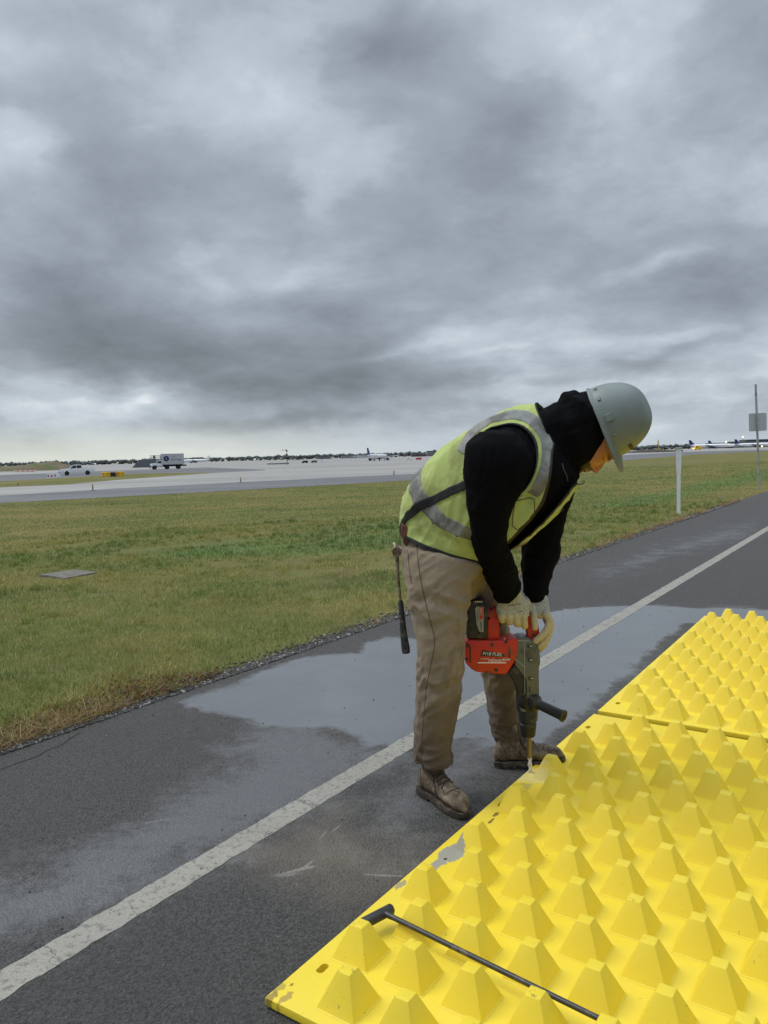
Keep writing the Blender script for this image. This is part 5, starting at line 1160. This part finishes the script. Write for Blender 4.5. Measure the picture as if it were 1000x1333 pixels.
# ------------- boots
m, nt, b = newmat('muddy_leather'); co = obco(nt); n1 = nz(nt, co, 14., 6., .65, .5); n2 = nz(nt, co, 60., 6., .7); n3 = nz(nt, co, 420., 3., .6)
c = mx(nt, sm(nt, n1, .35, .65), lin(78, 66, 54), lin(134, 120, 102)); c = mx(nt, ma(nt, 'MULTIPLY', sm(nt, n2, .5, .62), .7), c, lin(48, 40, 33)); c = mx(nt, ma(nt, 'MULTIPLY', sm(nt, nz(nt, co, 30., 6., .7), .56, .64), .6), c, lin(156, 144, 126))
nt.links.new(c, b.inputs['Base Color']); b.inputs['Roughness'].default_value = .82; b.inputs['Specular IOR Level'].default_value = .25
nt.links.new(bump(nt, n2, .6, .005, bump(nt, n3, .3, .001)), b.inputs['Normal']); M_BOOT = m
M_SOLE = pm('boot_sole', lin(50, 44, 38), .85, .3, 30, .3, 90, lin(92, 82, 70), .5, 20); M_LACE = pm('lace', lin(54, 46, 38), .8)
def boot(hl, to, pitch_, flip, ank):
    d = (to-hl); L = .315; a_ = math.atan2(d.y, d.x); T = Matrix.Translation(Vector((hl.x, hl.y, hl.z))) @ Matrix.Rotation(a_, 4, 'Z') @ Matrix.Rotation(-pitch_, 4, 'Y')
    def sole_pt(t, inset=0.):                     # outline param around the foot
        pass
    def wid(x):                                    # half width and centre shift at x (heel 0 .. toe 1)
        P = [(0, .022, 0), (.04, .034, 0), (.15, .040, 0), (.35, .037, .003), (.55, .046, .006), (.72, .053, .007), (.86, .047, .004), (.95, .033, 0), (1., .012, -.004)]
        for i in range(len(P)-1):
            if x <= P[i+1][0]: k = (x-P[i][0])/(P[i+1][0]-P[i][0]); k = k*k*(3-2*k) if 0 else k; return P[i][1]*(1-k)+P[i+1][1]*k, (P[i][2]*(1-k)+P[i+1][2]*k)*flip
        return P[-1][1:]
    # upper: sections along the length
    top = [(.0, .085), (.06, .125), (.15, .15), (.26, .155), (.36, .142), (.46, .122), (.60, .099), (.72, .088), (.82, .086), (.91, .076), (.97, .058), (1., .040)]
    rings = []
    for x, h in top:
        w, c = wid(x); w = max(w-.001, .012); r_ = []
        for i in range(32):
            t = 2*pi*i/32; ct, s_ = cos(t), sin(t); zz = .026+(h-.026)*(.5+.5*s_) 
            nar = 1-.42*max(0, (zz-.055)/.11) if x < .5 else 1-.25*max(0, s_)
            yy = c+w*nar*abs(ct)**.75*(1 if ct > 0 else -1)
            r_.append(T @ Vector((x*L, yy, zz)))
        rings.append(r_)
    P = [loft_vf(rings, 5)]
    ka = T.inverted() @ ank
    sh = [[T @ Vector((cx_+rx_*cos(2*pi*i/32), ry_*sin(2*pi*i/32), zz)) for i in range(32)] for cx_, rx_, ry_, zz in ((.085, .062, .034, .07), (.075, .058, .036, .115), (.072+(ka.x-.072)*.5, .056, .038, .155), (ka.x, .052, .040, .20))]
    P.append(loft_vf(sh, 4))
    bt = P[1]
    me = fuse(P, .0038, 4, 'boot'); displace(me, lambda V, N: .004*folds(V, tuple(T.to_3x3() @ Vector((0, 1, .2))), 8., 34., 2.)*np.exp(-(((V-np.array(T @ Vector((.17, 0, .08))))**2).sum(1))/.085**2)+.0015*nv(V, 40., 5., 3))
    ob = attach('boot', me, M_BOOT, None)
    # sole with welt and heel block
    t = B(); t.T = T
    for z0, z1, g, x0, x1 in ((.0, .026, .004, 0., .30), (.004, .024, .003, .36, 1.), (.012, .028, .006, 0., 1.)):
        xs_ = np.linspace(x0, x1, 26); out = []
        for x in xs_: w, c = wid(x); out.append((x*L, c+w+g*.6))
        for x in xs_[::-1]: w, c = wid(x); out.append((x*L, c-w-g*.6))
        if x1 == 1.: out = [(x+(g if x > .3 else 0), y) for x, y in out]
        if x0 == 0.: out = [(x-(g if x < .01 else 0), y) for x, y in out]
        V = [(x, y, z0) for x, y in out]+[(x, y, z1) for x, y in out]; n_ = len(out)
        t.add(V, [tuple(range(n_))[::-1], tuple(range(n_, 2*n_))]+[(i, (i+1) % n_, (i+1) % n_+n_, i+n_) for i in range(n_)])
    t.build('sole', M_SOLE, ob, ang=50)
    # laces
    tr_ = bvh(me); t = B()
    def sp(x, y):
        o = T @ Vector((x*L, y, .30)); d = (T.to_3x3() @ Vector((0, 0, -1))).normalized(); h = tr_.ray_cast(o, d); return h[0]-d*.0025 if h[0] else T @ Vector((x*L, y, .1))
    for i, x in enumerate((.33, .39, .45, .51, .57)):
        y = .021+.002*i
        P_ = [sp(x+(.045*(k/6-.5)*(1 if i % 2 else -1)), -y+2*y*k/6) for k in range(7)]; t.tube(P_, .0022, 0, 6)
        P_ = [sp(x-(.045*(k/6-.5)*(1 if i % 2 else -1)), -y+2*y*k/6) for k in range(7)]; t.tube(P_, .0022, 0, 6)
    t.tube([sp(.33, .0), sp(.35, .02)+Vector((0, 0, .01)), sp(.40, .035)+Vector((0, 0, .004)), sp(.42, .03)], .002, 0, 6)
    t.tube([sp(.33, .0), sp(.34, -.02)+Vector((0, 0, .012)), sp(.41, -.036)+Vector((0, 0, .004)), sp(.44, -.028)], .002, 0, 6)
    t.build('laces', M_LACE, ob)
    # stitched seams: quarter panel on both flanks, toe cap
    def sd(x, z, s):
        o = T @ Vector((x*L, s*.2, z)); d = (T.to_3x3() @ Vector((0, -s, 0))).normalized(); h = tr_.ray_cast(o, d); return h[0]-d*.0008 if h[0] else None
    for s in (-1, 1):
        for Z_ in ([(.36, .135), (.40, .105), (.47, .075), (.52, .05), (.53, .032)], [(.36, .137), (.41, .109), (.48, .079), (.53, .054), (.545, .032)], [(.0+.10, .12), (.14, .09), (.17, .06), (.17, .032)]):
            P_ = [sd(*q, s) for q in spline(Z_, 4)]; P_ = [p for p in P_ if p is not None]
            if len(P_) > 4: t = B(); t.tube(P_, .0013, 0, 6); t.build('stitching', M_LACE, ob)
    P_ = [sp(.73-.05*(k/10-.5)**2*4, -.044+.088*k/10) for k in range(11)]; t = B(); t.tube(P_, .0014, 0, 6); t.build('toe_seam', M_LACE, ob)
    return ob
ankN = (W(541, 1000, 3.145)+W(588, 1001, 3.145))/2; ankF = (W(641, 968, 3.50)+W(684, 967, 3.50))/2
boot(BOOT_N[0]+Vector((0, 0, .004)), BOOT_N[1], 0., 1, ankN); boot(BOOT_F[0]+Vector((0, 0, .004)), BOOT_F[1], R_(3.5), -1, ankF)
# ------------- hard hat
m, nt, b = newmat('hat_shell'); co = obco(nt)
n1 = nz(nt, co, 18., 6., .65, .4); n2 = nz(nt, co, 90., 4., .7)
c = mx(nt, n1, lin(106, 118, 116), lin(124, 132, 129)); c = mx(nt, ma(nt, 'MULTIPLY', sm(nt, n2, .58, .72), .4), c, lin(80, 86, 80)); c = mx(nt, ma(nt, 'MULTIPLY', sm(nt, nz(nt, co, 7., 5., .6), .55, .7), .35), c, lin(126, 134, 126))
nt.links.new(c, b.inputs['Base Color']); nt.links.new(ma(nt, 'MULTIPLY_ADD', n1, .3, .28), b.inputs['Roughness']); M_HAT = m
V = []; Fc = []; n = 96; RG = []
def hatpt(phi, t):                # phi 0 = front; t 0 rim .. 1 crown
    el = t*pi/2; rf = .152 if cos(phi) > 0 else .150; x = rf*cos(phi)*cos(el)**.80; y = .122*sin(phi)*cos(el)**.80; z = .172*sin(el)**1.04
    z += .006*math.exp(-(y/.018)**2)*sin(el)             # crest
    return Vector((x, y, z))
lev = [(-1, 1.045, -.014), (-1, 1.055, -.010), (-1, 1.035, -.004)]
for k, g, z in lev: RG.append([Vector((hatpt(2*pi*i/n, 0).x*g, hatpt(2*pi*i/n, 0).y*g, z)) for i in range(n)])
for j in range(0, 29): RG.append([hatpt(2*pi*i/n, j/28*.985) for i in range(n)])
# flared brim at the front, slight lip elsewhere
for k, rg_ in enumerate(RG[:3]):
    for i in range(n):
        ph = 2*pi*i/n; fr = max(0, cos(ph))**1.1
        rg_[i] = rg_[i]+Vector((.056*fr, .012*sin(ph)*fr, -.016*fr+(.010 if k == 2 else 0)*fr*0))
for r_ in RG: V += [tuple(TH @ q) for q in r_]
for j in range(len(RG)-1):
    for i in range(n): Fc.append((j*n+i, j*n+(i+1) % n, (j+1)*n+(i+1) % n, (j+1)*n+i))
Fc.append(tuple((len(RG)-1)*n+i for i in range(n)))
hat = mesh('hard_hat', V, Fc, M_HAT, worker, True); md = hat.modifiers.new('s', 'SOLIDIFY'); md.thickness = .003; md.offset = -1
for s in (-1, 1):                 # accessory slots moulded on the flanks
    for ph, w_ in ((88, .032), (60, .013), (124, .022), (152, .018)):
        a_ = R_(ph*s); q = hatpt(a_, .06); q.x *= 1.0; nrm = Vector((q.x/.152**2, q.y/.122**2, 0)).normalized(); tg_ = Vector((-nrm.y, nrm.x, 0))
        r3 = Matrix((tg_, nrm, Vector((0, 0, 1)))).transposed(); t = B(); t.T = TH; t.box(q+Vector((0, 0, .013 if ph == 88 else .006))+nrm*(.002 if ph == 88 else .0005), (w_, .009, .028 if ph == 88 else .013), 0, .003, r3); t.build('side_slot', M_HAT, hat)
M_DARKM = pm('label_dark', lin(54, 58, 40), .6)
t = B(); t.T = TH
for i in range(4):
    q = hatpt(R_(-16+7*i-10), .20); nrm = Vector((q.x/.152**2, q.y/.122**2, q.z*12)).normalized(); up_ = Vector((0, 0, 1)); tg_ = up_.cross(nrm).normalized(); b3 = nrm.cross(tg_)
    t.box(q+nrm*.0025, (.012, .001, .016), 0, 0, Matrix((tg_, nrm, b3)).transposed())
t.build('front_emblem', M_DARKM, hat)
# suspension nape strap under the shell
t = B(); t.tube([TH @ Vector((.10*cos(a)-.03, .10*sin(a), -.028)) for a in np.linspace(R_(100), R_(260), 16)], .010, 0, 8); t.build('nape_strap', M_BIND, hat, ang=60)
t = B(); q = TH @ Vector((-.142, -.02, -.02)); t.tube([q, q+Vector((-.022, 0, -.006)), q+Vector((-.05, 0, -.022))], [.006, .008, .006], 0, 8); t.build('adjuster_knob', M_BIND, hat, ang=60)
# ------------------------------------------------------------ hammer drill
YD = 3.285
def pq(x, y, Y=YD): return W(x, y, Y)
def outline(pts, Y=YD): o = pq(*pts[0], Y); return o, [((pq(x, y, Y)-o).x, (pq(x, y, Y)-o).z) for x, y in pts]
def slab(b3, pts, th, m=0, bev=.006, Y=YD, seg=3):
    o, P = outline(pts, Y); b3.prism(P, th, m, bev, Matrix.Translation(o), seg)
drill = empty('hammer_drill', (W(690, 1000, YD).x, YD, .03)); tag(drill, 'red and grey cordless rotary hammer held upright, its bit in the yellow mat', 'hammer drill')
M_REDP = pm('red_plastic', lin(196, 44, 28), .42, .08, 20, .1, 300, lin(130, 60, 40), .35, 20); M_GRYP = pm('grey_housing', lin(98, 100, 90), .42, .1, 12, .1, 200, lin(78, 76, 60), .4, 14, metal=.2)
M_BLKP = pm('black_plastic', lin(30, 30, 32), .5, .2, 20, .15, 200, lin(70, 66, 56), .35, 20); M_STEEL = pm('bit_steel', lin(150, 132, 92), .35, .2, 30, metal=.8); M_DUST = pm('dusty_steel', lin(212, 210, 200), .8, .1, 60, .3, 200)
M_LBL = pm('label_grey', lin(150, 152, 146), .4); M_TXTW = pm('print_white', lin(226, 222, 210), .6); M_TXTR = pm('print_red', lin(200, 40, 34), .6)
t = B(); slab(t, [(604.5, 832), (608, 829.5), (640, 830), (655, 830), (669, 827), (672, 830), (671, 848), (667, 858), (659, 871), (654, 874), (618, 870.5), (612, 867), (604.5, 859)], .105, 0, .007, YD); mh = t.build('motor_housing', M_REDP, drill, ang=35)
YF = YD-.0525
for nm_, P_ in (('vent_slot', [(611, 841), (613, 841), (613, 863), (611, 862)]), ('vent_slot', [(662.5, 846), (665, 846), (664, 860), (662, 861)]), ('badge', [(628, 846), (655, 851.5), (658, 854), (657, 855), (625.5, 854)])):
    t = B(); slab(t, P_, .002, 0, 0, YF); t.build(nm_, M_BLKP, mh)
for x, y in ((609, 840), (607.5, 857.5), (640.5, 839.5), (659, 835.5), (646, 872)):
    t = B(); t.lathe([(0, -.002), (.0072, -.002), (.0072, .002), (0, .002)], 0, 14, Matrix.Translation(W(x, y, YF)) @ Matrix.Rotation(pi/2, 4, 'X')); t.build('screw', M_BLKP, mh)
t = B(); slab(t, [(622, 862), (659, 862), (659, 863.4), (622, 863.4)], .002, 0, 0, YF)
def ptxt(b3, s, size, x, y, Y, rz=0., m=0, shear=0., ext=.0006): add_text(b3, s, size, Matrix.Translation(W(x, y, Y)) @ Matrix.Rotation(rz, 4, 'Y') @ Matrix.Rotation(pi/2, 4, 'X'), m, ext, shear)
ptxt(t, 'Milwaukee', .022, 649.5, 859.2, YF-.001, -.06, 0, .35); ptxt(t, 'CORDLESS', .0075, 631, 857.8, YF-.001); ptxt(t, 'M18 FUEL', .020, 641, 851.6, YF-.0016, .09, 0, .2); ptxt(t, 'V', .012, 657, 828.5+3, YF-.001)
t.build('lettering', M_TXTW, mh)
# rear D handle: grip column with battery, top bar in the fist, front post
t = B(); slab(t, [(633, 832), (632.5, 806), (637, 802), (648, 799), (649.5, 812), (649, 832)], .062, 0, .009)
slab(t, [(636, 803), (632, 799), (632, 788), (637, 794), (645, 789), (652, 789.5), (652, 801), (640, 806)], .056, 0, .007)
slab(t, [(646, 790), (690, 790), (692, 797), (690, 806.5), (648, 807)], .042, 0, .012); slab(t, [(684, 794), (693, 794), (699, 806), (703.5, 838), (698, 842), (686, 830), (684, 815)], .048, 0, .009)
hb = t.build('rear_handle', M_REDP, drill, ang=35)
t = B(); t.lathe([(0, -.002), (.006, -.002), (.006, .002), (0, .002)], 0, 12, Matrix.Translation(W(694.5, 826, YD-.0245)) @ Matrix.Rotation(pi/2, 4, 'X')); t.build('screw', M_BLKP, hb)
t = B(); slab(t, [(649, 803), (652, 806), (652.5, 814), (649, 818)], .03, 0, .004); t.build('trigger', M_BLKP, hb)
t = B(); slab(t, [(606.5, 783), (611, 779.5), (629, 779), (633.5, 787), (634, 829), (607, 829)], .088, 0, .010); 
slab(t, [(617.5, 788), (622, 783), (631, 784), (633.5, 790), (633.5, 824), (626, 826), (621, 822)], .094, 0, .006)
for y in (786, 796, 806, 816): slab(t, [(607.3, y), (613, y), (613, y+6), (607.3, y+6)], .0915, 0, .003)
bt = t.build('battery', M_BLKP, drill, ang=35)
YB = YD-.0475
t = B(); slab(t, [(618.6, 792), (621, 789.5), (629.5, 790), (629.5, 823), (624, 822), (620.5, 812)], .0016, 0, 0, YB); t.build('battery_label', M_LBL, bt)
t = B(); slab(t, [(624.6, 790.5), (628.8, 790.5), (628.8, 799.5), (624.6, 799.5)], .0016, 0, 0, YB-.0015); slab(t, [(624.6, 801), (628.4, 801), (628.2, 806), (624.6, 806)], .0016, 0, 0, YB-.0015); t.build('label_badge', M_TXTR, bt)
t = B(); ptxt(t, 'M18', .0125, 626.8, 795, YB-.0028, -pi/2); t.build('lettering', M_TXTW, bt)
t = B(); ptxt(t, 'HIGH OUTPUT', .0062, 621.6+.8, 802, YB-.0014, -pi/2); ptxt(t, 'LITHIUM', .0100, 626.6, 815, YB-.0014, -pi/2); t.build('small_lettering', M_SIGNK, bt)
t = B(); 
for i in range(4): slab(t, [(617+i*2.6, 780), (618.6+i*2.6, 780), (618.6+i*2.6, 781.6), (617+i*2.6, 781.6)], .089, 0, 0)
t.build('fuel_gauge', M_TXTW, bt)
# gearbox and barrel
t = B(); slab(t, [(669.5, 829), (676, 826.5), (685, 827), (691, 831), (697, 838), (700, 846), (701, 858), (699, 868), (699.5, 905), (686, 906), (683, 905), (682.5, 880), (668, 862)], .092, 0, .012); gb = t.build('gearbox', M_GRYP, drill, ang=35)
t = B(); slab(t, [(671.5, 856), (667, 863), (659, 872), (664, 880), (670, 890), (673.5, 904), (684, 905), (683, 881)], .080, 0, .010); t.build('motor_cover', M_BLKP, gb, ang=35)
YG = YD-.046
for a_, b_ in (((669, 851), (669, 858)), ((671.6, 851), (671.6, 859)), ((685.5, 894), (685.5, 902)), ((689.5, 894), (689.5, 902))):
    t = B(); slab(t, [(a_[0]-.8, a_[1]), (a_[0]+.8, a_[1]-.6), (a_[0]+.8, b_[1]), (a_[0]-.8, b_[1]-1)], .002, 0, 0, YG); t.build('vent_slot', M_BLKP, gb)
for x, y in ((690, 841), (690.5, 859), (691.5, 883)):
    t = B(); slab(t, [(x-3.6, y-2.4), (x+3.4, y-2), (x+3.4, y+1.4), (x+.6, y+2.4), (x-3.6, y+2.4)], .002, 0, 0, YG); t.build('screw_recess', M_BLKP, gb)
t = B()
for x, y in ((691.2, 841), (691.7, 859), (692.7, 883)): slab(t, [(x-2, y-1), (x+2, y-.8), (x+2, y+.9), (x-2, y+1.1)], .003, 0, .0, YG)
t.tube([pq(682.6, 836, YG), pq(682.8, 852, YG), pq(683.4, 903, YG)], .0016, 0, 6); t.tube([pq(670, 857, YG), pq(683, 868, YG)], .002, 0, 6); t.tube([pq(671, 833.5, YG+.002), pq(689, 834.5, YG+.002)], .003, 0, 6); t.build('edge_rib', M_LBL, gb)
def cyl(b3, x, y0, y1, prof, m=0, n=28, Y=YD):       # prof: list of (t 0..1, radius m)
    a_, c_ = pq(x[0], y0, Y), pq(x[1], y1, Y); b3.tube([a_.lerp(c_, q[0]) for q in prof], [q[1] for q in prof], m, n)
t = B(); cyl(t, (687, 687), 903, 924, [(0, .046), (.05, .050), (.9, .050), (1., .045)]); t.build('collar', M_BLKP, drill, ang=35)
t = B(); cyl(t, (687, 687.5), 922, 958, [(0, .040), (.1, .044), (.42, .042), (.46, .036), (.5, .034), (.54, .038), (.6, .037), (.95, .032), (1., .028)]); t.build('chuck', M_BLKP, drill, ang=35)
t = B(); slab(t, [(674, 917), (684, 920), (691, 921), (688, 923), (676, 922)], .094, 0, .002); t.build('depth_lever', M_GRYP, drill)
hA = pq(693, 913, YD-.04); hB = pq(734.5, 932.5, YD-.15); 
t = B(); t.tube([hA.lerp(hB, k) for k in (0, .02, .16, .2, .26, .9, .97, 1., 1., .9)], [.028, .034, .034, .024, .0205, .022, .0262, .0255, .017, .016], 0, 28, True); t.build('side_handle', M_BLKP, drill, ang=35)
bt0 = pq(688.8, 956, YD); tip = G(690.3, 1006, .032); bt1 = bt0.lerp(tip, .60)
t = B(); t.tube([bt0, bt0.lerp(bt1, .98), bt1], [.0105, .0105, .008], 0, 20); bit = t.build('drill_bit', M_STEEL, drill, ang=40)
V = []; Fc = []; n = 16; m_ = 60; ax = (tip-bt1); L = ax.length; axn = ax.normalized(); e1 = axn.cross(Vector((0, 1, 0))).normalized(); e2 = axn.cross(e1)
for j in range(m_+1):
    for i in range(n):
        a_ = 2*pi*i/n; r_ = .0072+.0032*cos(2*(a_)-j/m_*L/.034*2*pi); V.append(bt1+ax*(j/m_)+(e1*cos(a_)+e2*sin(a_))*r_*(1 if j < m_-1 else .4))
    if j:
        for i in range(n): Fc.append(((j-1)*n+i, (j-1)*n+(i+1) % n, j*n+(i+1) % n, j*n+i))
mesh('fluted_tip', V, Fc, M_DUST, bit, True)
# ------------------------------------------------------------ hammer in its loop at the back of the belt
YH = 3.28
ham = empty('hammer', (W(522, 715, YH).x, YH, W(522, 850, YH).z)); tag(ham, 'steel hammer with a black rubber grip hanging head-up behind the worker\'s hip', 'hammer')
M_HST = pm('worn_steel', lin(150, 140, 124), .45, .2, 40, .2, 200, lin(110, 84, 62), .5, 30, metal=.5); M_HGR = pm('rubber_grip', lin(50, 50, 52), .8, .2, 40, .3, 200, lin(110, 106, 98), .3, 40)
hp = [W(516.8, 722, YH), W(518.5, 752, YH), W(521.5, 782, YH)]
t = B(); t.tube(hp+[W(523, 800, YH)], [.0085, .0062, .0062, .0065], 0, 14); t.build('shaft', M_HST, ham, ang=40)
t = B(); t.tube([W(521.4, 781, YH), W(521.8, 785, YH), W(523.2, 800, YH), W(525.6, 825, YH), W(528.3, 845, YH), W(528.8, 850, YH)], [.007, .0115, .0125, .0150, .0185, .0165], 0, 20); t.build('grip', M_HGR, ham, ang=40)
t = B(); c_ = W(516.5, 716.5, YH); t.tube([c_+Vector((-.004, .055, .004)), c_+Vector((-.002, .04, .002)), c_+Vector((0, .01, 0)), c_+Vector((0, -.03, 0)), c_+Vector((.0, -.045, 0)), c_+Vector((.0, -.05, 0))], [.012, .010, .0165, .015, .021, .020], 0, 18)
t.box(c_+Vector((0, 0, -.004)), (.034, .034, .04), 0, .006); t.tube([c_+Vector((-.004, .0, .012)), c_+Vector((-.006, .01, .024)), c_+Vector((-.012, .015, .03))], [.012, .010, .006], 0, 10); t.build('head', M_HST, ham, ang=40)
# holster of brown leather with steel loop on the belt
M_LEA = pm('brown_leather', lin(112, 66, 44), .6, .3, 20, .3, 120, lin(70, 44, 34), .4, 20)
t = B(); slab(t, [(523, 681), (530, 684), (535, 692), (536, 704), (531, 713), (525, 706), (522, 694)], .05, 0, .006, 3.19); hs = t.build('tool_holster', M_LEA, worker, ang=40)
t = B(); P_ = [W(x, y, Y) for x, y, Y in ((520, 711, 3.26), (522.5, 714, 3.23), (527, 716, 3.215), (533, 713, 3.21), (535.5, 709, 3.21), (535, 698, 3.215))]; t.tube(P_, .003, 0, 8); t.tube([W(520, 711, 3.26), W(517, 712, 3.30), W(522, 711, 3.31)], .003, 0, 8); t.build('hammer_loop', M_HST, hs, ang=60)
t = B(); slab(t, [(524.5, 713), (535, 714), (535.2, 745), (531, 759), (526, 752), (523.5, 735)], .10, 0, .012, 3.25); t.build('back_pocket', M_TRO, o_tro, ang=50)
